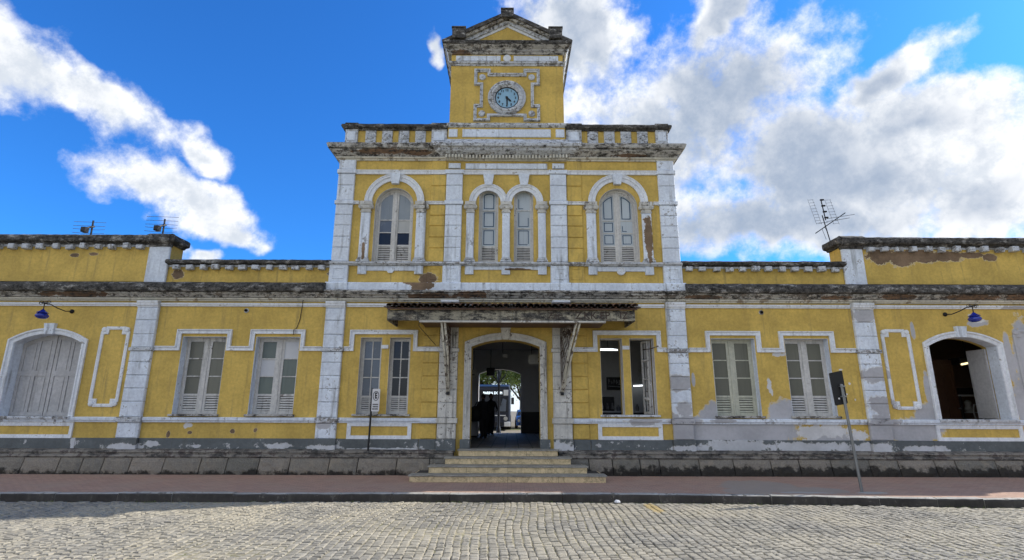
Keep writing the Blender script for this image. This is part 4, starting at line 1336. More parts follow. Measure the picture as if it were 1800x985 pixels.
# upper round-headed windows
for s in (-1, 1):
    cx, hw, zs = s * UW, 0.60, 7.93
    zb = 6.10

    def headf(dr):
        return lambda x: zs + math.sqrt(max(0.0, (hw - dr) ** 2 - (x - cx) ** 2))
    wd = M['wood']
    o_ = arch(cx, hw - .002, zb, zs, zs + hw - .002, 18)
    i_ = arch(cx, hw - 0.07, zb + 0.02, zs, zs + hw - 0.07, 18)
    Wd = MB().poly(o_, [i_], 0.16, 0.26).obj('window', wd, B)
    if s < 0:
        ml = [M['g_sky'], M['g_curtain'], M['g_dark']]
        mr = [M['g_sky'], M['g_pale'], M['g_dark']]
        mats = (ml, mr)
    else:
        mats = (M['g_frost'], M['g_frost'])
    for q in (-1, 1):
        xa, xb = (cx - hw + 0.072, cx - 0.04) if q < 0 else (cx + 0.04, cx + hw - 0.072)
        leaf(Wd, xa, xb, zb + 0.02, 7.98, 0.19, 1, 3, mats[0 if q < 0 else 1], wd, louv=0.46, nsl=8, st=0.06, top=headf(0.072), border=s > 0)
    box('meeting_stile', wd, Wd, cx - 0.042, cx + 0.042, 0.17, 0.23, zb + 0.02, zs + hw - 0.072, 0.006)
    lining([(p[0], p[1]) for p in (arch(cx, hw, zb, zs, zs + hw, 18)[1:] + [(cx - hw, zb)])], 0.18, M['wood'], Wd)
    # narrow pair in the middle
    cx2, hw2, zs2 = s * 0.545, 0.30, 8.26
    o_ = arch(cx2, hw2 - .002, zb, zs2, zs2 + hw2 - .002, 14)
    i_ = arch(cx2, hw2 - 0.05, zb + 0.02, zs2, zs2 + hw2 - 0.05, 14)
    Wd = MB().poly(o_, [i_], 0.14, 0.24).obj('window', wd, B)
    leaf(Wd, cx2 - hw2 + .052, cx2 + hw2 - .052, zb + 0.02, 8.47, 0.17, 1, 3, M['g_frost'], wd, louv=0.42, nsl=8, st=0.045, top=lambda x: zs2 + math.sqrt(max(0, (hw2 - .052) ** 2 - (x - cx2) ** 2)), border=True)
    lining([(p[0], p[1]) for p in (arch(cx2, hw2, zb, zs2, zs2 + hw2, 14)[1:] + [(cx2 - hw2, zb)])], 0.16, M['wood'], Wd)

# wide wing arches: left closed with panelled shutters, right with one leaf folded back
for s in (-1, 1):
    cx = s * AC
    lining([(p[0], p[1]) for p in (arch(cx, AH, 1.5, 3.60, 3.87, 14)[1:] + [(cx - AH, 1.5)])], 0.34, M['white'], B, 0.008)
    box('window_sill', M['white_worn'], B, cx - AH - 0.12, cx + AH + 0.12, -0.12, 0.34, 1.44, 1.515, 0.012)
h = 0.27
rr_ = (AH * AH + h * h) / (2 * h)


def wing_head(x, cx, dr=0.0):
    return 3.87 - rr_ + math.sqrt(rr_ * rr_ - (x - cx) ** 2) - dr


cx = -AC
SH = MB().box(cx - AH, cx + AH, 0.36, 0.37, 1.52, 3.5).obj('shutter', M['dark_gap'], B)
for k in range(2):
    x0 = cx - AH + 0.012 + k * AH
    x1 = x0 + AH - 0.024
    n = 10
    out = [(x0, 1.52), (x1, 1.52)] + [(x1 - (x1 - x0) * i / n, wing_head(x1 - (x1 - x0) * i / n, cx, 0.012)) for i in range(n + 1)]
    hs = []
    for c in range(2):
        a = x0 + 0.09 + c * 0.43
        b = a + 0.34
        hs.append(rect(a, b, 1.62, 2.66))
        hs.append([(a, 2.80), (b, 2.80)] + [(b - (b - a) * i / 5, wing_head(b - (b - a) * i / 5, cx, 0.13)) for i in range(6)])
    MB().poly(out, hs, 0.30, 0.35).obj('shutter_leaf', M['wood_shutter'], SH)
    for lp in hs:
        cxx = sum(p[0] for p in lp) / len(lp)
        czz = (min(p[1] for p in lp) + max(p[1] for p in lp)) / 2
        MB().poly(lp, [], 0.322, 0.352).obj('panel', M['wood_shutter'], SH)
        q = [(cxx + (p[0] - cxx) * 0.80, czz + (p[1] - czz) * 0.93) for p in lp]
        MB().poly(q, [], 0.310, 0.330).obj('panel', M['wood_shutter'], SH)
cx = AC
L = MB().poly(rect(0, 0.62, 1.53, 3.55), [], 0, 0.045)
for q in (0, 1):
    for z0, z1 in ((1.63, 2.5), (2.62, 3.42)):
        L.fbox(0.06 + q * 0.27, 0.29 + q * 0.27, -0.014, 0.01, z0, z1, 0.01)
o = L.obj('shutter', M['wood_shutter'], B)
o.location = (cx + AH - 0.03, 0.34, 0)
o.rotation_euler = (0, 0, R(93))

# small drain pipes and stains of cable on the wall
for x in (-7.72, 7.62):
    o = MB().lathe_y((x, 0, 4.58), [(0.07, 0.0), (0.07, -0.012), (0.05, -0.02), (0.045, -0.02), (0.045, 0.05), (0.005, 0.05)], 14).obj('drain_outlet', M['white_worn'], B)
    MB().lathe_y((x, 0, 4.58), [(0.043, -0.06), (0.043, 0.0), (0.03, 0.0), (0.03, -0.06)], 12).obj('pipe', M['iron'], o)
o = MB().tube([(-6.02, -0.03, 4.98), (-6.03, -0.1, 4.85), (-6.05, -0.05, 4.7), (-6.10, -0.015, 4.3), (-6.17, -0.02, 4.05), (-6.22, -0.08, 4.0), (-6.22, -0.08, 3.85)], 0.011, 6).obj('wall_cable', M['iron'])
tag(o, 'thin black cable hanging from cornice to the window hood', 'cable')
o = MB().tube([(-2.36, -1.12, 4.12), (-2.37, -1.1, 3.98), (-2.34, -0.8, 3.92), (-2.25, -0.15, 3.80), (-2.02, -0.14, 3.55)], 0.010, 6).obj('wall_cable', M['iron'])
tag(o, 'thin black cable looping from canopy corner to the wall', 'cable')

# ---- clock ---------------------------------------------------------------
CK = thing('tower_clock', 'round station clock with pale blue dial and black numerals on the tower', 'clock', (0.0, 0.0, 11.72))
MB().lathe_y((0, 0, 0), [(0.62, 0.0), (0.63, -0.06), (0.615, -0.09), (0.57, -0.11), (0.555, -0.09), (0.53, -0.09), (0.515, -0.12), (0.47, -0.13), (0.45, -0.10), (0.42, -0.08), (0.385, -0.03), (0.385, 0.0)], 40, ring=True).obj('surround_ring', M['white_worn'], CK, smooth=True, angle=30)
MB().lathe_y((0, 0, 0), [(0.395, -0.028), (0.395, -0.045), (0.37, -0.05), (0.365, -0.03)], 36, ring=True).obj('bezel', M['black'], CK)
MB().lathe_y((0, 0, 0), [(0.38, -0.005), (0.38, -0.026), (0.002, -0.027)], 36).obj('dial', M['dial'], CK)
for hh in range(1, 13):
    a = R(90 - hh * 30)
    me = text_mesh(str(hh), 0.115, M['black'], 0.002, bold=0.004)
    o = inst('numeral', me, CK, (0.285 * math.cos(a), -0.031, 0.285 * math.sin(a)), (R(90), 0, 0))
for ang, L, w, dy in ((-90 + 2, 0.30, 0.020, -0.042), (90 - 4.5 * 30, 0.20, 0.026, -0.050)):
    a = R(ang)
    c, s_ = math.cos(a), math.sin(a)
    pts = [(-0.06, -w * .7), (0, -w), (L * .8, -w * 1.15), (L, 0), (L * .8, w * 1.15), (0, w), (-0.06, w * .7)]
    MB().poly([(x * c - y * s_, x * s_ + y * c) for x, y in pts], [], dy, dy + 0.005).obj('hand', M['black'], CK)
MB().lathe_y((0, 0, 0), [(0.045, -0.03), (0.045, -0.055), (0.01, -0.06)], 14).obj('hub', M['black'], CK)

# ---- canopy over the door --------------------------------------------------
CN = thing('entrance_canopy', 'stained canopy with clay barrel tiles over the station door', 'canopy', (0.16, 0, 4.0))
YF = -1.22
x0, x1 = -3.38, 3.46
deck = MB().add([(x0, -0.02, 0.70), (x1, -0.02, 0.70), (x1, -1.32, 0.43), (x0, -1.32, 0.43), (x0, -0.02, 0.66), (x1, -0.02, 0.66), (x1, -1.32, 0.39), (x0, -1.32, 0.39)],
                [(0, 1, 2, 3), (4, 7, 6, 5), (0, 4, 5, 1), (1, 5, 6, 2), (2, 6, 7, 3), (3, 7, 4, 0)]).obj('deck_boards', M['brownwood'], CN)
segs = [-3.39, -2.55, -1.35, 0.05, 1.72, 2.02, 2.36, 2.90, 3.41]
for a, b in zip(segs, segs[1:]):
    box('fascia_board', M['fascia'], CN, a + .002, b - .002, YF, YF + 0.05, 0.105, 0.40, 0.006)
for xa in (-3.39, 3.36):
    MB().box(xa, xa + 0.05, YF + 0.05, -0.03, 0.105, 0.42).obj('side_board', M['fascia'], CN)
box('bottom_rail', M['frame_white'], CN, -2.5, 2.6, YF - 0.02, YF + 0.08, 0.055, 0.104, 0.008)
MB().box(-2.5, 2.6, YF + 0.08, -0.14, 0.075, 0.10).obj('soffit', M['brownwood'], CN)
# graffiti on the right half of the fascia, as far as it can be read
for t, gx, sz in (('Zac:', 1.22, 0.24), ('Z', 1.86, 0.30), ('KK', 2.18, 0.28), ('EP', 2.58, 0.28), ('IZ', 3.10, 0.26)):
    inst('graffiti_lettering', text_mesh(t, sz, M['scrawl'], 0.001, bold=0.002), CN, (gx, YF - 0.004, 0.245), (R(90), 0, 0))
# tiles: three courses of covers and pans
nx_ = 41
pitch = (x1 - x0) / nx_


def barrel(up):
    m = MB()
    n = 6
    rg = []
    for t, r in ((0, 0.098), (1, 0.083)):
        ring = []
        for i in range(n + 1):
            a = PI * i / n
            ring.append((r * math.cos(a), t * 0.47, (r * 0.80 * math.sin(a) if up else -r * 0.5 * math.sin(a) + 0.05)))
        for i in range(n, -1, -1):
            a = PI * i / n
            q = r - 0.014
            ring.append((q * math.cos(a), t * 0.47, (q * 0.80 * math.sin(a) if up else -q * 0.5 * math.sin(a) + 0.05)))
        rg.append(ring)
    return m.rings(rg).mesh('roof_tile', M['tile'])


cover, pan = barrel(True), barrel(False)
rt = random.Random(3)
slope = math.atan2(0.27, 1.30)
for k in range(3):
    yb = -1.38 + k * 0.42
    zb = 0.435 + (yb + 1.32) * math.tan(slope) + 0.045 + 0.012
    for i in range(nx_):
        xx = x0 + (i + 0.5) * pitch
        inst('roof_tile', cover, CN, (xx + rt.uniform(-.01, .01), yb + rt.uniform(-.03, .03), zb + rt.uniform(-.006, .01)), (slope - 0.02, rt.uniform(-.05, .05), rt.uniform(-.04, .04)))
    for i in range(nx_ + 1):
        xx = x0 + i * pitch
        inst('roof_tile', pan, CN, (xx + rt.uniform(-.008, .008), yb + 0.03 + rt.uniform(-.02, .02), zb - 0.055), (slope - 0.02, 0, rt.uniform(-.03, .03)))
# two struts with iron scrollwork
for s, top, foot in ((-1, (-1.86, -1.10, 0.10), (-1.78, -0.15, -1.78)), (1, (1.86, -1.10, 0.10), (1.47, -0.15, -1.78))):
    T0, F0 = Vector(top), Vector(foot)
    mid = T0.lerp(F0, 0.40) + Vector((-0.04 * s, -0.14, -0.02))
    m = MB()
    d = Vector((0.045, 0, 0))
    for dx in (-0.045, 0.045):
        P0 = [T0 + Vector((dx, 0, 0)), mid + Vector((dx, 0, 0)), F0 + Vector((dx * .4, 0, 0))]
        rg = []
        for p in P0:
            rg.append([p + Vector((-.026, -.05, -.026)), p + Vector((.026, -.05, -.026)), p + Vector((.026, .05, .026)), p + Vector((-.026, .05, .026))])
        m.rings(rg)
    Bk = m.obj('bracket', M['bracket'], CN)
    wx = foot[0]
    MB().fbox(wx - 0.03, wx + 0.03, -0.19, -0.12, -1.78, 0.06, 0.006).obj('wall_bar', M['rust'], Bk)
    MB().fbox(wx - 0.045, wx + 0.045, -0.22, -0.12, -1.86, -1.76, 0.006).obj('foot_plate', M['iron'], Bk)
    MB().tube([(wx, -0.16, 0.03), tuple((T0 + Vector((0, 0.05, 0))))], 0.022, 6).obj('tie_bar', M['rust'], Bk)
    # lattice of curls filling the triangle
    m = MB()
    rr2 = random.Random(9)
    Wt = Vector((wx, -0.16, 0.02))
    for a in range(7):
        u = (a + 0.6) / 7.6
        pA = Wt.lerp(T0, u)
        pB = Wt.lerp(Vector((wx, -0.16, -1.5)), u)
        pts = []
        for q in range(9):
            t = q / 8
            p = pA.lerp(pB, t)
            p += Vector((0.02 * math.sin(q * 2.1), 0.03 * math.sin(q * 1.7 + a), 0.03 * math.cos(q * 1.9)))
            pts.append(p)
        m.tube(pts, 0.017, 5)
    for a in range(6):
        c0 = Wt + (T0 - Wt) * (0.15 + 0.12 * a) + Vector((0, 0, -0.16 - 0.05 * (a % 2)))
        pts = [c0 + (T0 - Wt).normalized() * (0.09 * math.cos(t * .7) * (1 - t / 14)) + Vector((0, 0, 0.09 * math.sin(t * .7) * (1 - t / 14))) for t in range(12)]
        m.tube(pts, 0.019, 5)
    m.obj('scroll_ironwork', M['rust'], Bk)

# ---- entrance steps --------------------------------------------------------
ST = thing('entrance_steps', 'four worn marble steps with yellowed risers up to the door', 'steps', (0.1, 0, 0))
dims = [(2.42, -1.76), (2.02, -1.33), (1.66, -0.86), (1.35, -0.46)]
for i, (hw, yf) in enumerate(dims):
    z0, z1 = 0.17 * i, 0.17 * (i + 1)
    yb = dims[i + 1][1] if i < 3 else 0.06
    P = MB().box(-hw + .03, hw - .03, yf + 0.03, 0.0 if i < 3 else 0.04, z0, z1 - 0.036).obj('step', M['joint'], ST)
    cuts = {0: [-2.42, -1.0, 0.0, 1.25, 2.42], 1: [-2.02, -1.05, 0.0, 1.1, 2.02], 2: [-1.66, 0.0, 1.66], 3: [-1.35, -0.9, 0.5, 1.35]}[i]
    for a, b in zip(cuts, cuts[1:]):
        box('riser', M['riser'], P, a + .003, b - .003, yf + 0.02, yf + 0.06, z0 + .002, z1 - 0.034, 0.003)
    for sx in (-1, 1):
        MB().box(min(sx * (hw - .03), sx * (hw - .004)), max(sx * (hw - .03), sx * (hw - .004)), yf + 0.061, -0.36 if i < 2 else 0.0, z0 + .002, z1 - 0.034).obj('riser', M['riser'], P)
    tc = [-hw - 0.03, 0.0 if i < 3 else 0.35, hw + 0.03]
    for a, b in zip(tc, tc[1:]):
        m = MB().sweep([(a + .002, 0), (b - .002, 0)], [(-(yb - 0) - 0.05 if i < 3 else -0.06, z1 - 0.034), (-yf - .004, z1 - 0.034), (-yf + 0.008, z1 - 0.022), (-yf + 0.002, z1 - 0.004), (-yf - 0.012, z1), (-(yb) - 0.05 if i < 3 else -0.06, z1)], 0.2, 0.004, i * 5)
        m.obj('tread', M['tread'], P)

# ---- wall lamps ------------------------------------------------------------


def wall_lamp(x, s, label):
    """iron scroll arm with a cobalt glass globe; s = side the arm is fixed on"""
    L = thing('wall_lamp', label, 'lamp', (x, 0, 4.24), 0, 'blue glass wall lamps')
    L.scale = (0.74, 0.92, 0.74)
    wx = s * 0.42
    m = MB().lathe_y((wx, 0, 0.40), [(0.085, 0.0), (0.085, -0.03), (0.05, -0.06), (0.02, -0.07)], 12)
    m.obj('wall_plate', M['iron'], L)
    m = MB()
    m.tube([(wx, -0.05, 0.40), (wx * .9, -0.22, 0.36), (wx * .6, -0.42, 0.44), (wx * .3, -0.58, 0.55), (0.0, -0.68, 0.58), (-wx * .3, -0.72, 0.60)], 0.02, 6)
    m.tube([(0, -0.68, 0.58), (0, -0.68, 0.30)], 0.016, 6)
    m.obj('arm', M['iron'], L)
    m = MB()
    for q in (-1, 1):
        for r0, cx in ((0.10, 0.14), (0.07, 0.05)):
            pts = [(q * cx + r0 * (1 - t / 14) * math.cos(t * .75), -0.68, 0.58 + r0 * (1 - t / 14) * math.sin(t * .75)) for t in range(12)]
            m.tube(pts, 0.011, 5)
    m.obj('scroll', M['iron'], L)
    MB().lathe_z((0, -0.68, 0), [(0.02, 0.34), (0.05, 0.31), (0.09, 0.26), (0.13, 0.235), (0.18, 0.19), (0.17, 0.175), (0.02, 0.18)], 18).obj('cap', M['blueglass'], L, smooth=True, angle=40)
    MB().lathe_z((0, -0.68, 0), [(0.03, 0.19), (0.13, 0.17), (0.19, 0.11), (0.20, 0.07), (0.17, 0.01), (0.11, -0.03), (0.03, -0.045)], 20).obj('globe', M['blueglass'], L, smooth=True)


wall_lamp(-13.22, 1, 'blue glass wall lamp above the closed grey shutter arch')
wall_lamp(13.40, -1, 'blue glass wall lamp above the open arch')

# ---- antennas --------------------------------------------------------------


def grid_dish(x, z, h, label, full):
    A = thing('grid_antenna', label, 'antenna', (x, 0.55, 6.92), 0, 'grid antennas on the left parapet')
    MB().tube([(0.02, 0.1, -1.6), (0.02, 0.05, h)], 0.028, 6).obj('mast', M['iron'], A)
    MB().fbox(-0.11, 0.03, -0.24, -0.06, h - 0.46, h - 0.30, 0.02).obj('feed_box', M['iron'], A)
    MB().tube([(-0.02, -0.1, h - 0.3), (0.05, 0.1, h - 0.18)], 0.03, 6).obj('feed_arm', M['iron'], A)
    for k in range(5 if full else 4):
        zz = h - 0.42 + k * 0.13
        pts = []
        for q in range(9):
            t = q / 8 * 2 - 1
            pts.append((t * 0.52 + 0.0, 0.12 - 0.16 * t * t, zz - 0.06 * t * t * (1 if k > 1 else 0.4) - 0.02 * t))
        MB().tube(pts, 0.0075, 4).obj('wire', M['alu'], A)


grid_dish(-13.35, 7.0, 0.70, 'small grid antenna mostly hidden behind the left parapet', False)
grid_dish(-11.05, 7.0, 0.76, 'grid antenna with upright mast near the left parapet corner', True)
A = thing('television_antenna', 'leaning rooftop television antenna with comb panel and long boom', 'antenna', (10.20, 0.3, 6.90))
MB().tube([(0.0, 0, -0.1), (-0.14, 0.02, 0.88)], 0.017, 6).obj('mast', M['iron'], A)
MB().tube([(-0.50, -0.1, 0.24), (0.66, 0.1, 1.0)], 0.016, 6).obj('boom', M['iron'], A)
MB().tube([(-0.05, 0.02, 0.72), (-0.11, 0.02, 1.42)], 0.018, 6).obj('feed_post', M['iron'], A)
for k in range(4):
    MB().fbox(-0.145 + k * 0.02, -0.035 + k * 0.02, -0.03, 0.03, 1.38 - k * 0.2, 1.42 - k * 0.2, 0.004).obj('element', M['iron'], A)
for q in (0, 0.16, 0.55, 0.72):
    MB().tube([(-0.48 + q + 0.16, 0.08, 0.60), (-0.48 + q - 0.02, 0.08, 1.44)], 0.006, 4).obj('comb_wire', M['alu'], A)
for k in range(9):
    z = 0.62 + k * 0.10
    xo = -0.33 - k * 0.02
    for a, b in ((0, 0.18), (0.52, 0.74)):
        MB().tube([(xo + a, 0.08, z), (xo + b, 0.08, z + 0.02)], 0.006, 4).obj('comb_wire', M['alu'], A)
for (a, b) in (((-0.02, 0.76), (0.90, 0.92)), ((-0.05, 0.66), (0.72, 0.80)), ((-0.30, 0.62), (0.0, 0.64)), ((-0.22, 0.42), (-0.12, 0.08)), ((-0.14, 0.50), (-0.06, 0.36))):
    MB().tube([(a[0], 0.0, a[1]), (b[0], 0.02, b[1])], 0.009, 4).obj('element', M['alu'], A)

# ---- street signs ----------------------------------------------------------
SG = thing('parking_sign', 'narrow white parking sign with black E on dark pole before paired windows', 'sign', (-3.76, -0.19, 0.60))
MB().tube([(-0.02, 0, 0.0), (0.0, 0, 1.72)], 0.028, 8).obj('pole', M['black'], SG)
plate = MB().poly([(0.015, 1.08), (0.215, 1.08), (0.225, 1.09), (0.225, 1.69), (0.215, 1.70), (0.015, 1.70), (0.005, 1.69), (0.005, 1.09)], [], -0.036, -0.031).obj('plate', M['signwhite'], SG)
cx, cz = 0.115, 1.505
ring = [(cx + 0.088 * math.cos(2 * PI * i / 24), cz + 0.135 * math.sin(2 * PI * i / 24)) for i in range(24)]
MB().mould(ring, [(0.0, 0.036), (0.0, 0.0385), (0.017, 0.0385), (0.017, 0.036)], closed=True).obj('ring_mark', M['black'], plate)
inst('letter', text_mesh('E', 0.22, M['black'], 0.001, bold=0.010), plate, (cx, -0.0385, cz), (R(90), 0, 0), (0.62, 1, 1))
for k, (w, t) in enumerate(((0.16, 0), (0.15, 1), (0.17, 2))):
    z = 1.27 - k * 0.062
    rr = random.Random(k)
    x = cx - w / 2
    while x < cx + w / 2 - 0.012:
        l = rr.uniform(0.012, 0.022)
        MB().box(x, min(x + l, cx + w / 2), -0.0385, -0.036, z - 0.017, z + 0.017).obj('small_print', M['black'], plate)
        x += l + 0.005
SR = thing('street_sign', 'black-backed rectangular sign leaning on a grey steel post by the kerb', 'sign', (7.97, -3.03, 0.0))
MB().tube([(0.0, 0, -0.05), (-0.10, 0.0, 1.9), (-0.125, 0, 2.33)], 0.032, 8).obj('post', M['galv'], SR)
MB().lathe_z((-0.126, 0, 2.33), [(0.034, 0.0), (0.03, 0.012), (0.005, 0.02)], 8).obj('post_cap', M['galv'], SR)
pts = [(-0.355, 2.57), (-0.345, 2.60), (-0.06, 2.66), (-0.035, 2.645), (-0.01, 1.93), (-0.03, 1.905), (-0.28, 1.86), (-0.31, 1.875)]
MB().poly(pts, [], 0.035, 0.042).obj('plate', M['black'], SR)
MB().lathe_y((-0.20, 0.035, 2.02), [(0.022, 0.0), (0.022, -0.008), (0.004, -0.012)], 10).obj('bolt', M['signwhite'], SR)
for z in (2.05, 2.28):
    MB().fbox(-0.17, -0.05, -0.036, 0.036, z, z + 0.03, 0.004).obj('clamp', M['galv'], SR)
o = MB().lathe_z((2.42, -3.62, -0.147), [(0.02, 0.0), (0.07, 0.012), (0.055, 0.04), (0.03, 0.055), (0.01, 0.04)], 7).obj('crumpled_wrapper', M['signwhite'])
tag(o, 'small crumpled pale wrapper in the gutter', 'litter')

# ---- inside the passage ----------------------------------------------------
F = 0.675
o = thing('ticket_counter', 'plain white counter at the left side of the passage', 'counter', (-1.75, 6.2, F))
MB().fbox(-0.62, 0.62, -0.3, 0.3, 0.06, 0.80, 0.01).obj('body', M['int_wall'], o)
MB().fbox(-0.66, 0.66, -0.34, 0.34, 0.80, 0.84, 0.01).obj('top', M['g_white'], o)
MB().fbox(-0.58, 0.58, -0.26, 0.26, 0.0, 0.06, 0.005).obj('base', M['int_dark'], o)
for (x, y, z, lab, ln) in ((1.13, 3.0, 3.44, 'pale arrow sign with two dark lines on the right of the passage', ((0.02, 0.07), (0.02, -0.07))), (-1.52, 5.0, 3.05, 'pale arrow sign at the left end of the passage', ((0.0, -0.02),))):
    o = thing('hanging_sign', lab, 'sign', (x, y, z), 0, 'signs in the passage')
    sx = 1 if x > 0 else -1
    MB().poly([(-0.33 * sx, -0.17), (0.36 * sx, -0.17), (0.36 * sx, 0.17), (-0.33 * sx, 0.17), (-0.37 * sx, 0.12), (-0.37 * sx, -0.12)][::sx], [], -0.015, 0.015).obj('board', M['g_pale'], o)
    for q in (-.25, .25):
        MB().tube([(q, 0, 0.17), (q, 0, 4.45 - z)], 0.01, 5).obj('hanger', M['iron'], o)
    for lx, lz in ln:
        rr = random.Random(int(lz * 100))
        xx = lx - 0.05
        while xx < lx + 0.26:
            l = rr.uniform(0.02, 0.05)
            MB().box(xx, xx + l, -0.018, -0.014, lz - 0.028, lz + rr.uniform(0.01, 0.035)).obj('lettering', M['black'], o)
            xx += l + 0.012
for (y, z, lab) in ((2.2, 4.02, 'unlit strip light hanging near the front of the passage'), (6.2, 3.85, 'unlit strip light hanging deeper in the passage')):
    o = thing('strip_light', lab, 'lamp', (-0.08, y, z), 0, 'strip lights in the passage')
    MB().fbox(-0.10, 0.10, -0.6, 0.6, 0.02, 0.07, 0.01).obj('housing', M['int_wall'], o)
    for q in (-.05, .05):
        MB().tube([(q, -0.57, 0.0), (q, 0.57, 0.0)], 0.016, 8).obj('tube', M['g_pale'], o)
    MB().tube([(-0.1, 0, 0.07), (-0.1, 0, 4.46 - z)], 0.012, 5).obj('rod', M['iron'], o)
o = thing('hanging_monitor', 'dark box-shaped monitor hanging at the rear arch', 'monitor', (-0.78, 9.2, 3.42))
MB().fbox(-0.19, 0.19, -0.06, 0.12, -0.17, 0.17, 0.015).obj('case', M['black'], o)
MB().poly(rect(-0.165, 0.165, -0.14, 0.14), [], -0.064, -0.060).obj('screen', M['g_dark'], o)
MB().tube([(0, 0.02, 0.17), (0, 0.02, 1.05)], 0.015, 6).obj('hanger', M['iron'], o)

# ---- people ----------------------------------------------------------------
M['skin'] = plain('skin', (0.22, 0.12, 0.08), 0.55)
M['hair'] = plain('black_hair', (0.012, 0.010, 0.009), 0.6)
M['dark_cloth'] = plain('dark_jacket_cloth', (0.022, 0.022, 0.026), 0.9, var=0.3)
M['dark_cloth2'] = plain('dark_trousers_cloth', (0.03, 0.03, 0.036), 0.9, var=0.3)
M['shoe'] = plain('white_shoe', (0.62, 0.62, 0.62), 0.6)


def skinned(name, chains, mat, parent, root=0, sub=2):
    """one continuous surface grown over joint chains: chains = list of [(x,y,z,r), ...]; equal points are shared"""
    V, Rr, E_ = [], [], []
    idx = {}

    def vid(p):
        k = (round(p[0], 4), round(p[1], 4), round(p[2], 4))
        if k not in idx:
            idx[k] = len(V)
            V.append(p[:3])
            Rr.append(p[3])
        return idx[k]
    for ch in chains:
        ids = [vid(p) for p in ch]
        E_ += list(zip(ids, ids[1:]))
    me = bpy.data.meshes.new(name)
    me.from_pydata(V, E_, [])
    me.materials.append(mat)
    o = link(bpy.data.objects.new(name, me), parent)
    sk = o.modifiers.new('skin', 'SKIN')
    sk.use_smooth_shade = True
    for i, v in enumerate(me.skin_vertices[0].data):
        r = Rr[i]
        v.radius = (r, r) if not isinstance(r, tuple) else r
        v.use_root = (i == root)
    ss = o.modifiers.new('sub', 'SUBSURF')
    ss.levels = ss.render_levels = sub
    return o


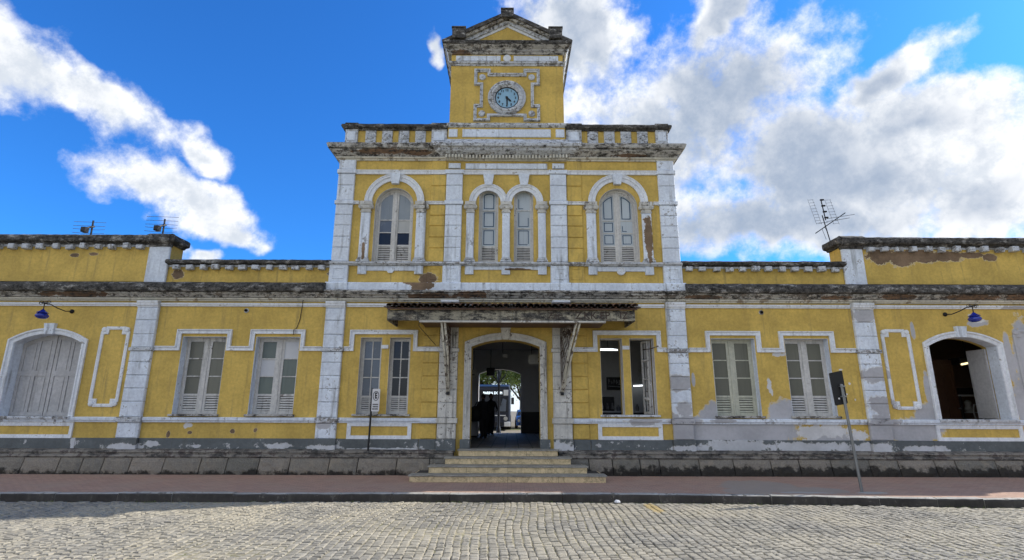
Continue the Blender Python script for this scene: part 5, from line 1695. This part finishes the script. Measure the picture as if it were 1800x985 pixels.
def person(label, loc, rz, h, lean, arm_l, arm_r, bag, shoes):
    k = h / 1.70
    P = thing('person', label, 'person', loc, rz, 'people in the passage')

    def q(x, y, z, r):
        return (x * k, y * k, z * k, r * k)
    pel = q(0, 0, 0.93, 0.13)
    ly = -lean
    wst = q(0, ly * 0.3, 1.08, 0.125)
    chs = q(0, ly * 0.7, 1.28, 0.15)
    nk0 = q(0, ly, 1.43, 0.085)
    nk1 = q(0, ly * 1.1, 1.50, 0.05)
    hd0 = q(0, ly * 1.2 - .01, 1.56, 0.075)
    hd1 = q(0, ly * 1.25, 1.63, 0.088)
    hd2 = q(0, ly * 1.28, 1.69, 0.06)
    ch = [[pel, wst, chs, nk0, nk1, hd0, hd1, hd2]]
    for s in (-1, 1):
        hip = q(s * 0.10, 0, 0.80, 0.115)
        st = 0.10 * s
        kn = q(s * 0.095, -0.03 + st * .5, 0.46, 0.098)
        an = q(s * 0.10, 0.02 + st, 0.09, 0.078)
        toe = q(s * 0.13, -0.13 + st, 0.035, 0.04)
        ch.append([pel, hip, kn, an, toe])
        el, ha = (arm_l if s < 0 else arm_r)
        sh = q(s * 0.185, ly, 1.37, 0.062)
        elb = q(*el, 0.045)
        wr = q(*ha, 0.032)
        d = Vector(ha) - Vector(el)
        d.normalize()
        pm = q(ha[0] + d.x * .06, ha[1] + d.y * .06, ha[2] + d.z * .06, 0.036)
        ch.append([chs, sh, elb, wr, pm])
        for f in range(5):
            off = Vector((0.016 * (f - 2) if abs(d.z) > .5 else 0, 0, 0.016 * (f - 2) if abs(d.z) <= .5 else 0))
            ln = (0.05, 0.08, 0.085, 0.08, 0.06)[f]
            b0 = Vector(pm[:3]) / k + off * 1.2 + d * 0.02
            b1 = b0 + d * ln * .6
            b2 = b0 + d * ln + Vector((0, 0.01, -0.012))
            ch.append([pm, q(*b0, 0.011), q(*b1, 0.010), q(*b2, 0.008)])
    body = skinned('body', ch, M['dark_cloth'], P)
    fc = Vector(hd1[:3])
    m = MB()
    n = 12
    rg = []
    for i in range(7):
        a = PI * (i + 0.3) / 6.6
        rg.append([(fc.x + 0.086 * k * math.sin(a) * math.cos(2 * PI * j / n), fc.y - 0.012 * k + 0.098 * k * math.sin(a) * math.sin(2 * PI * j / n), fc.z - 0.01 + 0.12 * k * math.cos(a)) for j in range(n)])
    m.rings(rg)
    m.add([(fc.x - .012, fc.y - .105 * k, fc.z - .02), (fc.x + .012, fc.y - .105 * k, fc.z - .02), (fc.x, fc.y - .13 * k, fc.z - .03), (fc.x, fc.y - .10 * k, fc.z + .015)], [(0, 1, 2), (0, 2, 3), (1, 3, 2), (0, 3, 1)])
    for s in (-1, 1):
        m.box(fc.x + s * .088 * k - .008, fc.x + s * .088 * k + .008, fc.y - .02, fc.y + .015, fc.z - .03, fc.z + .02)
    head = m.obj('head', M['skin'], P, smooth=True)
    for s in (-1, 1):
        MB().box(fc.x + s * .032 - .012, fc.x + s * .032 + .012, fc.y - .108 * k, fc.y - .098 * k, fc.z + .006, fc.z + .016).obj('eye', M['hair'], head)
    MB().box(fc.x - .022, fc.x + .022, fc.y - .106 * k, fc.y - .096 * k, fc.z - .058, fc.z - .050).obj('mouth', M['hair'], head)
    rg = []
    for i in range(6):
        a = PI * 0.62 * (i + 0.15) / 5.2
        rg.append([(fc.x + 0.097 * k * math.sin(a) * math.cos(2 * PI * j / n), fc.y + 0.012 * k + 0.102 * k * math.sin(a) * math.sin(2 * PI * j / n), fc.z + 0.005 + 0.135 * k * math.cos(a)) for j in range(n)])
    MB().rings(rg).obj('hair', M['hair'], P, smooth=True)
    for s in (-1, 1):
        st = 0.10 * s
        sx, sy = s * 0.125 * k, (-0.05 + st) * k
        m = MB()
        rg = []
        for t, w, hh in ((-0.12, 0.02, 0.03), (-0.09, 0.042, 0.05), (0.0, 0.046, 0.07), (0.07, 0.042, 0.085), (0.10, 0.025, 0.06)):
            rg.append([(sx + w * k * math.cos(2 * PI * j / 8), sy + t * k, max(0.0, hh * k * (0.5 + 0.5 * math.sin(2 * PI * j / 8)))) for j in range(8)])
        m.rings(rg).obj('shoe', M['shoe'] if shoes else M['dark_cloth2'], P)
    # jacket hem and trousers as clothing shells
    rg = []
    for z, rx, ry in ((0.80, 0.19, 0.15), (0.95, 0.18, 0.145), (1.10, 0.17, 0.14), (1.30, 0.20, 0.16), (1.42, 0.17, 0.12)):
        t = max(0, (z - 0.95) / 0.48)
        rg.append([(rx * k * math.cos(2 * PI * j / 14), (ly * t + ry * math.sin(2 * PI * j / 14)) * k, z * k) for j in range(14)])
    MB().rings(rg, cap=False).obj('jacket', M['dark_cloth'], P, smooth=True)
    if bag:
        bg_ = thing('shoulder_bag', 'dark bulging bag carried on the shoulder of the nearer person', 'bag', (loc[0] + bag[0], loc[1] + bag[1], loc[2] + bag[2]))
        m = MB()
        rg = []
        for z, rx, ry in ((-0.30, 0.14, 0.09), (-0.27, 0.23, 0.15), (0.0, 0.27, 0.17), (0.20, 0.22, 0.14), (0.26, 0.10, 0.06)):
            rg.append([(rx * math.cos(2 * PI * j / 12), ry * math.sin(2 * PI * j / 12), z) for j in range(12)])
        m.rings(rg).obj('body', M['black'], bg_, smooth=True)
        MB().tube([(-0.1, 0, 0.18), (0.02, 0, 0.40), (0.22, 0.02, 0.46), (0.30, 0.05, 0.30)], 0.02, 6).obj('strap', M['black'], bg_)
    return P


person('person in dark clothes with a bulging bag, nearer of two in the passage', (-0.86, 5.2, F), R(200), 1.60, 0.10, ((-0.30, -0.05, 1.12), (-0.26, -0.26, 1.02)), ((0.30, -0.05, 1.12), (0.22, -0.30, 1.10)), (-0.30, 0.0, 0.92), False)
person('person in dark clothes and white shoes, farther of two in the passage', (-0.70, 7.6, F), R(20), 1.66, 0.04, ((-0.28, 0.02, 1.12), (-0.26, -0.10, 0.88)), ((0.28, -0.04, 1.12), (0.20, -0.28, 1.06)), None, True)

# ---- iron platform column just outside the rear arch ------------------------
o = thing('iron_column', 'dark cast iron platform column with scrolled head beyond the rear arch', 'column', (-0.47, 12.4, 0.30))
MB().lathe_z((0, 0, 0), [(0.20, 0), (0.20, 0.08), (0.13, 0.14), (0.11, 0.5), (0.085, 0.55), (0.07, 0.62), (0.06, 2.6), (0.075, 2.62), (0.075, 2.68), (0.06, 2.7), (0.055, 3.7)], 14).obj('shaft', M['iron'], o, smooth=True, angle=40)
for a in range(4):
    c, s_ = math.cos(a * PI / 2 + .3), math.sin(a * PI / 2 + .3)
    MB().tube([(0.05 * c, 0.05 * s_, 2.75), (0.16 * c, 0.16 * s_, 2.95), (0.34 * c, 0.34 * s_, 3.15), (0.42 * c, 0.42 * s_, 3.4), (0.36 * c, 0.36 * s_, 3.55), (0.30 * c, 0.30 * s_, 3.45)], 0.032, 6).obj('scroll_bracket', M['iron'], o)

# ---- bus ---------------------------------------------------------------------
M['buspaint'] = plain('dark_blue_bus_paint', (0.012, 0.016, 0.03), 0.3, var=0.15, spec=0.5)
M['buswhite'] = plain('white_bus_paint', (0.62, 0.63, 0.62), 0.35, var=0.1)
M['rubber'] = plain('tyre_rubber', (0.02, 0.02, 0.02), 0.9)
M['carblue'] = plain('blue_car_paint', (0.03, 0.10, 0.32), 0.25, var=0.1, spec=0.6)
BU = thing('bus', 'dark city bus with lit destination sign waiting behind the station', 'bus', (-1.16, 21.6, 0.30))
hw = 1.28


def bus_ring(y, inset, z0, z1, r=0.28):
    w = hw - inset
    return [(-w, y, z0), (w, y, z0), (w, y, z1 - r), (w - r * .3, y, z1 - r * .3), (w - r, y, z1), (-w + r, y, z1), (-w + r * .3, y, z1 - r * .3), (-w, y, z1 - r)]


MB().rings([bus_ring(0.0, 0.12, 0.30, 2.78), bus_ring(0.12, 0.02, 0.28, 2.92), bus_ring(0.5, 0.0, 0.28, 2.98), bus_ring(10.4, 0.0, 0.28, 2.98), bus_ring(10.6, 0.1, 0.35, 2.85)]).obj('body', M['buspaint'], BU)
MB().rings([bus_ring(0.02, 0.10, 2.80, 2.95, 0.1), bus_ring(0.5, 0.02, 2.95, 3.10, 0.1), bus_ring(10.2, 0.05, 2.95, 3.10, 0.1)]).obj('roof_cowl', M['buspaint'], BU)
MB().poly([(-1.10, 1.22), (1.10, 1.22), (1.12, 2.25), (-1.12, 2.25)], [], -0.02, 0.02).obj('windscreen', M['g_dark'], BU)
MB().box(-0.02, 0.02, -0.03, 0.0, 1.22, 2.25).obj('screen_divider', M['black'], BU)
ds = MB().poly(rect(-1.0, 1.0, 2.32, 2.68), [], -0.03, 0.01).obj('destination_sign', M['black'], BU)
inst('lettering', text_mesh('BARRA DO PI', 0.24, M['ledtext'], 0.004, bold=0.004), ds, (0.05, -0.036, 2.50), (R(90), 0, 0), (0.92, 1, 1))
MB().poly(rect(0.80, 1.12, 2.34, 2.72), [], -0.034, -0.031).obj('route_card', M['buswhite'], ds)
bp = MB()
bp.rings([[(x, y, z) for x, y, z in ((-hw - .02, 0.12, z0), (-hw + .25, -0.08, z0), (hw - .25, -0.08, z0), (hw + .02, 0.12, z0), (hw, 0.5, z0), (-hw, 0.5, z0))] for z0 in (0.28, 0.62)])
bp.obj('bumper', M['buspaint'], BU)
for s in (-1, 1):
    MB().fbox(min(s * 0.85, s * 1.27), max(s * 0.85, s * 1.27), -0.10, 0.1, 0.28, 0.60, 0.03).obj('bumper_corner', M['buswhite'], BU)
MB().poly(rect(-0.75, 0.75, 0.34, 0.56), [], -0.095, -0.07).obj('grille', M['black'], BU)
MB().poly(rect(-0.95, 0.95, 0.98, 1.04), [], -0.02, 0.01).obj('chrome_strip', M['buswhite'], BU)
MB().lathe_y((0, -0.0, 0.86), [(0.09, 0.0), (0.09, -0.02), (0.07, -0.025), (0.065, -0.01), (0.01, -0.01)], 12).obj('badge', M['galv'], BU)
for s in (-1, 1):
    MB().lathe_y((s * 0.95, 0.0, 0.80), [(0.14, 0.02), (0.14, -0.03), (0.10, -0.04), (0.02, -0.05)], 14).obj('headlight', M['g_pale'], BU)
    MB().tube([(s * 0.15, -0.04, 1.22), (s * 0.75, -0.04, 1.80)], 0.012, 5).obj('wiper', M['black'], BU)
    MB().fbox(min(s * 1.32, s * 1.52), max(s * 1.32, s * 1.52), -0.22, -0.08, 1.75, 2.2, 0.02).obj('mirror', M['black'], BU)
    for y in (2.3, 7.6):
        wl = MB()
        wl.rings([[(s * xx, y + 0.48 * math.cos(2 * PI * j / 18), 0.48 + 0.48 * math.sin(2 * PI * j / 18)) for j in range(18)] for xx in (1.0, 1.30)])
        wl.obj('wheel', M['rubber'], BU)
    for k in range(6):
        MB().box(min(s * 1.275, s * 1.29), max(s * 1.275, s * 1.29), 1.0 + k * 1.5, 2.35 + k * 1.5, 1.35, 2.35).obj('side_window', M['g_dark'], BU)
# reflection in the windscreen, modelled as a pale sheet on the glass
o = MB().poly([(0.45, 1.28), (0.95, 1.28), (1.0, 2.05), (0.75, 2.15), (0.62, 1.7)], [], -0.026, -0.022).obj('screen_reflection', M['g_curtain'], BU)

# ---- car beside the bus --------------------------------------------------------
CR = thing('parked_car', 'small blue car parked beyond the bus yard', 'car', (1.35, 25.0, 0.30), R(0))
prof_c = [(-0.85, 0.25, 0.0), (-0.88, 0.55, -0.05), (-0.86, 0.80, 0.0), (-0.70, 1.32, 0.9), (0.70, 1.32, 0.9), (0.86, 0.80, 0.0), (0.88, 0.55, -0.05), (0.85, 0.25, 0.0)]
rg = [[(x * w, y + dy * f, z * hz if z > .9 else z) for x, z, dy in prof_c] for y, w, f, hz in ((0.0, 0.94, 1.0, 0.98), (1.4, 1.0, 0.0, 1.05), (2.9, 1.0, 0.0, 1.04), (3.9, 0.94, -0.6, 0.8))]
MB().rings(rg).obj('body', M['carblue'], CR)
MB().add([(-0.78, 0.08, 0.84), (0.78, 0.08, 0.84), (0.64, 0.80, 1.25), (-0.64, 0.80, 1.25)], [(0, 1, 2, 3)]).obj('windscreen', M['g_dark'], CR)
for s in (-1, 1):
    MB().lathe_y((s * 0.62, -0.02, 0.60), [(0.10, 0.02), (0.10, -0.04), (0.03, -0.06)], 12).obj('headlight', M['g_pale'], CR)
    for y in (0.75, 3.1):
        wl = MB()
        wl.rings([[(s * xx, y + 0.30 * math.cos(2 * PI * j / 14), 0.30 + 0.30 * math.sin(2 * PI * j / 14)) for j in range(14)] for xx in (0.68, 0.89)])
        W_ = wl.obj('wheel', M['rubber'], CR)
        MB().add([(s * 0.893, y + 0.17 * math.cos(2 * PI * j / 10), 0.30 + 0.17 * math.sin(2 * PI * j / 10)) for j in range(10)], [tuple(range(10))]).obj('rim', M['galv'], W_)
MB().box(-0.6, 0.6, -0.05, 0.02, 0.32, 0.45).obj('grille', M['black'], CR)

# ---- trees behind -------------------------------------------------------------


def leaf_mat(name, a, b):
    m, T = newmat(name)
    g = T.n('ShaderNodeNewGeometry')
    c = T.mix(g.outputs['Random Per Island'], a, b)
    p = T.n('ShaderNodeBsdfPrincipled', {'Base Color': c, 'Roughness': 0.55})
    tr = T.n('ShaderNodeBsdfTranslucent', {'Color': T.mix(0.5, c, (0.25, 0.32, 0.03))})
    mx = T.n('ShaderNodeMixShader', {0: 0.4, 1: p.outputs[0], 2: tr.outputs[0]})
    T.n('ShaderNodeOutputMaterial', {'Surface': mx.outputs[0]})
    return m


M['leaf'] = leaf_mat('tree_leaf', (0.06, 0.10, 0.025), (0.18, 0.24, 0.07))
M['bark'] = plain('tree_bark', (0.06, 0.05, 0.04), 0.95, var=0.5)


def tree(label, loc, h, cr, seed, nleaf):
    r = random.Random(seed)
    t = thing('tree', label, 'tree', loc, 0, 'trees behind the station')
    m = MB()
    th = h * 0.42
    m.tube([(0, 0, -0.1), (0.08, 0, th * .5), (0.0, 0.1, th)], [0.26, 0.19, 0.15], 8)
    tips = []
    for k in range(9):
        a = k * 2.4 + r.uniform(-.4, .4)
        z0 = th * r.uniform(0.6, 1.0)
        L = cr * r.uniform(0.6, 1.0)
        e = Vector((L * math.cos(a), L * math.sin(a), th + (h - th) * r.uniform(0.25, 0.95)))
        b = Vector((0, 0.05, z0))
        md = b.lerp(e, 0.5) + Vector((r.uniform(-.3, .3), r.uniform(-.3, .3), 0.3))
        m.tube([b, md, e], [0.10, 0.07, 0.025], 6)
        tips += [md, e, md.lerp(e, .6)]
    m.obj('trunk', M['bark'], t)
    lv = MB()
    for k in range(nleaf):
        c = r.choice(tips)
        rad = cr * 0.42
        p = c + Vector((r.gauss(0, rad * .5), r.gauss(0, rad * .5), r.gauss(0, rad * .38)))
        u = Vector((r.uniform(-1, 1), r.uniform(-1, 1), r.uniform(-1, 1))).normalized()
        w = u.cross(Vector((r.uniform(-1, 1), r.uniform(-1, 1), r.uniform(-1, 1)))).normalized()
        s1, s2 = r.uniform(.10, .18), r.uniform(.05, .09)
        lv.add([p - u * s1, p + w * s2, p + u * s1, p - w * s2], [(0, 1, 2, 3)])
    me = bpy.data.meshes.new('crown')
    me.from_pydata(lv.V, [], lv.F)
    me.materials.append(M['leaf'])
    inst('crown', me, t)


tree('spreading leafy tree above the waiting bus', (-2.2, 34, 0.3), 8.5, 4.2, 1, 9000)
tree('tree with bare low limbs right of the bus', (2.4, 31, 0.3), 7.5, 3.2, 2, 7000)
tree('far leafy tree behind the blue car', (1.2, 44, 0.3), 9.0, 4.6, 3, 7000)
tree('far leafy tree at the left of the bus yard', (-5.0, 46, 0.3), 9.5, 4.8, 4, 4200)
o = MB().box(-30, 30, 23.5, 24.3, 0.28, 0.32).obj('verge', plain('dry_grass_verge', (0.16, 0.17, 0.05), 0.95, var=0.5, scale=8))
tag(o, 'strip of dry grass across the bus yard', kind='structure')

# ---- right-hand rooms seen through the open windows ----------------------------
o = thing('fluorescent_lamp', 'lit twin-tube lamp hanging in the room with open windows', 'lamp', (3.15, 3.0, 3.78))
MB().fbox(-0.7, 0.72, -0.14, 0.14, 0.03, 0.09, 0.01).obj('housing', M['g_white'], o)
for q in (-.08, .08):
    MB().tube([(-0.68, q, 0.0), (0.68 + q, q, 0.0)], 0.022, 8).obj('tube', M['tube'], o)
for q in (-.4, .4):
    MB().tube([(q, 0, 0.09), (q, 0, 0.68)], 0.008, 5).obj('rod', M['iron'], o)
for (x, y, z, w, lab) in ((5.02, 4.9, 2.62, 0.20, 'short glowing strip deep in the open-window room'), (5.42, 4.6, 2.66, 0.07, 'tiny glowing strip beside the open casement')):
    o = thing('bright_strip', lab, 'lamp', (x, y, z))  # small bright marks deep in the room, built as glowing tubes
    MB().fbox(-w - .02, w + .02, 0.0, 0.06, 0.02, 0.06, 0.005).obj('housing', M['g_white'], o)
    MB().tube([(-w, 0.0, 0.0), (w, 0.0, 0.02)], 0.022, 8).obj('tube', M['tube'], o)
o = thing('menu_board', 'black board with chalked drawings on the wall of the open-window room', 'board', (4.20, 5.17, 2.72))
MB().fbox(-0.36, 0.36, -0.03, 0.0, -0.24, 0.24, 0.008).obj('panel', M['black'], o)
rr = random.Random(2)
for k in range(6):
    x = -0.28 + k * 0.10
    MB().tube([(x, -0.034, -0.02), (x + 0.01, -0.034, rr.uniform(0.08, 0.17)), (x + 0.05, -0.034, rr.uniform(0.0, 0.06))], 0.009, 4).obj('chalk_drawing', M['signwhite'], o)
MB().tube([(-0.3, -0.034, -0.10), (0.0, -0.034, -0.12), (0.3, -0.034, -0.14)], 0.009, 4).obj('chalk_drawing', M['signwhite'], o)
MB().tube([(0.1, -0.034, -0.04), (0.2, -0.034, -0.02), (0.28, -0.034, -0.06)], 0.010, 4).obj('chalk_drawing', M['signwhite'], o)
M['grey_item'] = plain('grey_kitchenware', (0.16, 0.16, 0.165), 0.4, 0.3)
o = thing('snack_counter', 'dark counter in the room behind the open windows', 'counter', (3.7, 2.6, F))
MB().fbox(-1.2, 1.6, -0.35, 0.35, 0.0, 0.98, 0.01).obj('body', M['int_dark'], o)
MB().fbox(-1.25, 1.65, -0.4, 0.4, 0.98, 1.03, 0.01).obj('top', M['int_wall'], o)
o = thing('coffee_machine', 'dark coffee machine with grey fittings on the counter', 'machine', (3.35, 2.7, F + 1.03))
MB().fbox(-0.24, 0.26, -0.2, 0.22, 0.0, 0.46, 0.03).obj('case', M['black'], o)
for k in range(3):
    MB().lathe_z((-0.16 + k * 0.17, -0.24, 0.05), [(0.05, 0), (0.06, 0.1), (0.03, 0.14), (0.03, 0.2), (0.01, 0.21)], 10).obj('fitting', M['grey_item'], o)
for k, (x, y, hh, rr_b) in enumerate(((3.02, 2.45, 0.24, 0.05), (3.72, 2.42, 0.20, 0.07), (3.9, 2.5, 0.26, 0.045), (4.35, 2.45, 0.22, 0.06), (4.62, 2.5, 0.30, 0.05))):
    o = MB().lathe_z((x, y, F + 1.03), [(rr_b * .9, 0), (rr_b, 0.02), (rr_b, hh * .6), (rr_b * .5, hh * .8), (rr_b * .4, hh), (0.004, hh)], 12).obj('jar', M['grey_item'], None, smooth=True, angle=40)
    tag(o, ['slim grey jar at the left end of the counter', 'squat grey jar right of the coffee machine', 'tall thin grey jar behind the window mullion', 'round grey jar in the right-hand open window', 'tallest grey jar near the folded casement'][k], 'jar', 'jars on the snack counter')
o = thing('wall_poster', 'small pale poster on the back wall by the open casement', 'poster', (5.18, 5.18, 3.05))
MB().fbox(-0.09, 0.09, -0.012, 0.0, -0.22, 0.22, 0.003).obj('sheet', M['g_pale'], o)
MB().box(-0.06, 0.06, -0.015, -0.012, -0.14, 0.12).obj('print', M['int_wall'], o)

o = thing('ceiling_fixture', 'dark ceiling fixture with two warm strips in the arched room', 'lamp', (15.6, 2.5, 3.25))
MB().fbox(-0.42, 0.42, -0.25, 0.25, 0.02, 0.24, 0.02).obj('housing', M['black'], o)
MB().tube([(-0.42, -0.27, 0.0), (-0.12, -0.27, 0.06)], 0.03, 8).obj('strip', M['tube_warm'], o)
MB().tube([(0.10, -0.27, 0.10), (0.44, -0.27, 0.10)], 0.03, 8).obj('strip', M['tube_warm'], o)
MB().tube([(0, 0, 0.24), (0, 0, 1.21)], 0.02, 6).obj('rod', M['iron'], o)
o = thing('wooden_door', 'brown panelled door standing open inside the arched room', 'door', (14.35, 2.45, F), R(12))
MB().poly(rect(0, 0.86, 0.0, 2.75), [rect(0.12, 0.40, 0.2, 1.2), rect(0.48, 0.76, 0.2, 1.2), rect(0.12, 0.40, 1.4, 2.6), rect(0.48, 0.76, 1.4, 2.6)], 0, 0.04).obj('frame', M['brownwood'], o)
for a, z0, z1 in ((0.12, 0.2, 1.2), (0.48, 0.2, 1.2), (0.12, 1.4, 2.6), (0.48, 1.4, 2.6)):
    MB().fbox(a, a + 0.28, 0.012, 0.028, z0, z1, 0.003).obj('panel', M['brownwood'], o)
MB().lathe_y((0.80, 0.0, 1.15), [(0.02, 0.0), (0.02, -0.04), (0.035, -0.06), (0.01, -0.08)], 10).obj('handle', M['galv'], o)
o = thing('display_cabinet', 'open cabinet with black header and pale shelf in the arched room', 'cabinet', (16.35, 3.6, F))
MB().fbox(-0.55, 0.55, -0.3, 0.3, 1.62, 1.85, 0.01).obj('header', M['black'], o)
MB().fbox(-0.56, 0.56, -0.31, 0.3, 1.57, 1.62, 0.005).obj('edge_strip', M['signwhite'], o)
for x in (-0.54, 0.50):
    MB().fbox(x, x + 0.05, -0.3, 0.3, 0.0, 1.57, 0.005).obj('side', M['int_dark'], o)
for z in (0.5, 1.0):
    MB().fbox(-0.49, 0.5, -0.28, 0.28, z, z + 0.03, 0.004).obj('shelf', M['int_wall'], o)
MB().lathe_z((-0.1, -0.05, 1.03), [(0.10, 0), (0.14, 0.1), (0.09, 0.22), (0.11, 0.34), (0.03, 0.42)], 12).obj('vase', M['g_pale'], o)
o = thing('high_chair', 'dark stool with curved back in the arched room', 'chair', (16.25, 2.9, F), R(20))
MB().fbox(-0.22, 0.22, -0.22, 0.22, 0.72, 0.77, 0.015).obj('seat', M['int_dark'], o)
for sx in (-1, 1):
    for sy in (-1, 1):
        MB().tube([(sx * 0.19, sy * 0.19, 0.72), (sx * 0.22, sy * 0.22, 0.0)], 0.02, 6).obj('leg', M['galv'], o)
MB().mould([(-0.2, 0.77), (-0.24, 1.05), (-0.16, 1.28), (0.16, 1.28), (0.24, 1.05), (0.2, 0.77)], [(-.02, -.2), (.02, -.2), (.02, -.23), (-.02, -.23)]).obj('backrest', M['int_wall'], o)

# ---- weeds and dry leaves in the gutter -----------------------------------------
rw = random.Random(31)
gb = MB()
for k in range(1500):
    if k < 900:
        x = rw.uniform(-14, 14)
        x += 0.3 * math.sin(x * 3)
        y = kerb_y(x) - abs(rw.gauss(0, 0.05)) - 0.01
    else:
        c = rw.choice(cells)
        if math.sin(c[0] * 1.3) * math.sin(c[1] * 1.9 + 2) < 0.25:
            continue
        x, y = c[0] + c[2] / 2 + 0.005, c[1] + rw.uniform(-.07, .07)
    hgt = rw.uniform(0.012, 0.045)
    a = rw.uniform(0, 2 * PI)
    dx, dy = math.cos(a) * 0.006, math.sin(a) * 0.006
    lx, ly = rw.uniform(-.02, .02), rw.uniform(-.02, .02)
    gb.add([(x - dx, y - dy, -0.20), (x + dx, y + dy, -0.20), (x + lx, y + ly, -0.157 + hgt)], [(0, 1, 2)])
me = bpy.data.meshes.new('weeds')
me.from_pydata(gb.V, [], gb.F)
me.materials.append(M['leaf'])
o = inst('weeds', me, None)
tag(o, 'sparse small weeds growing in the joints and gutter', 'weeds', kind='stuff')
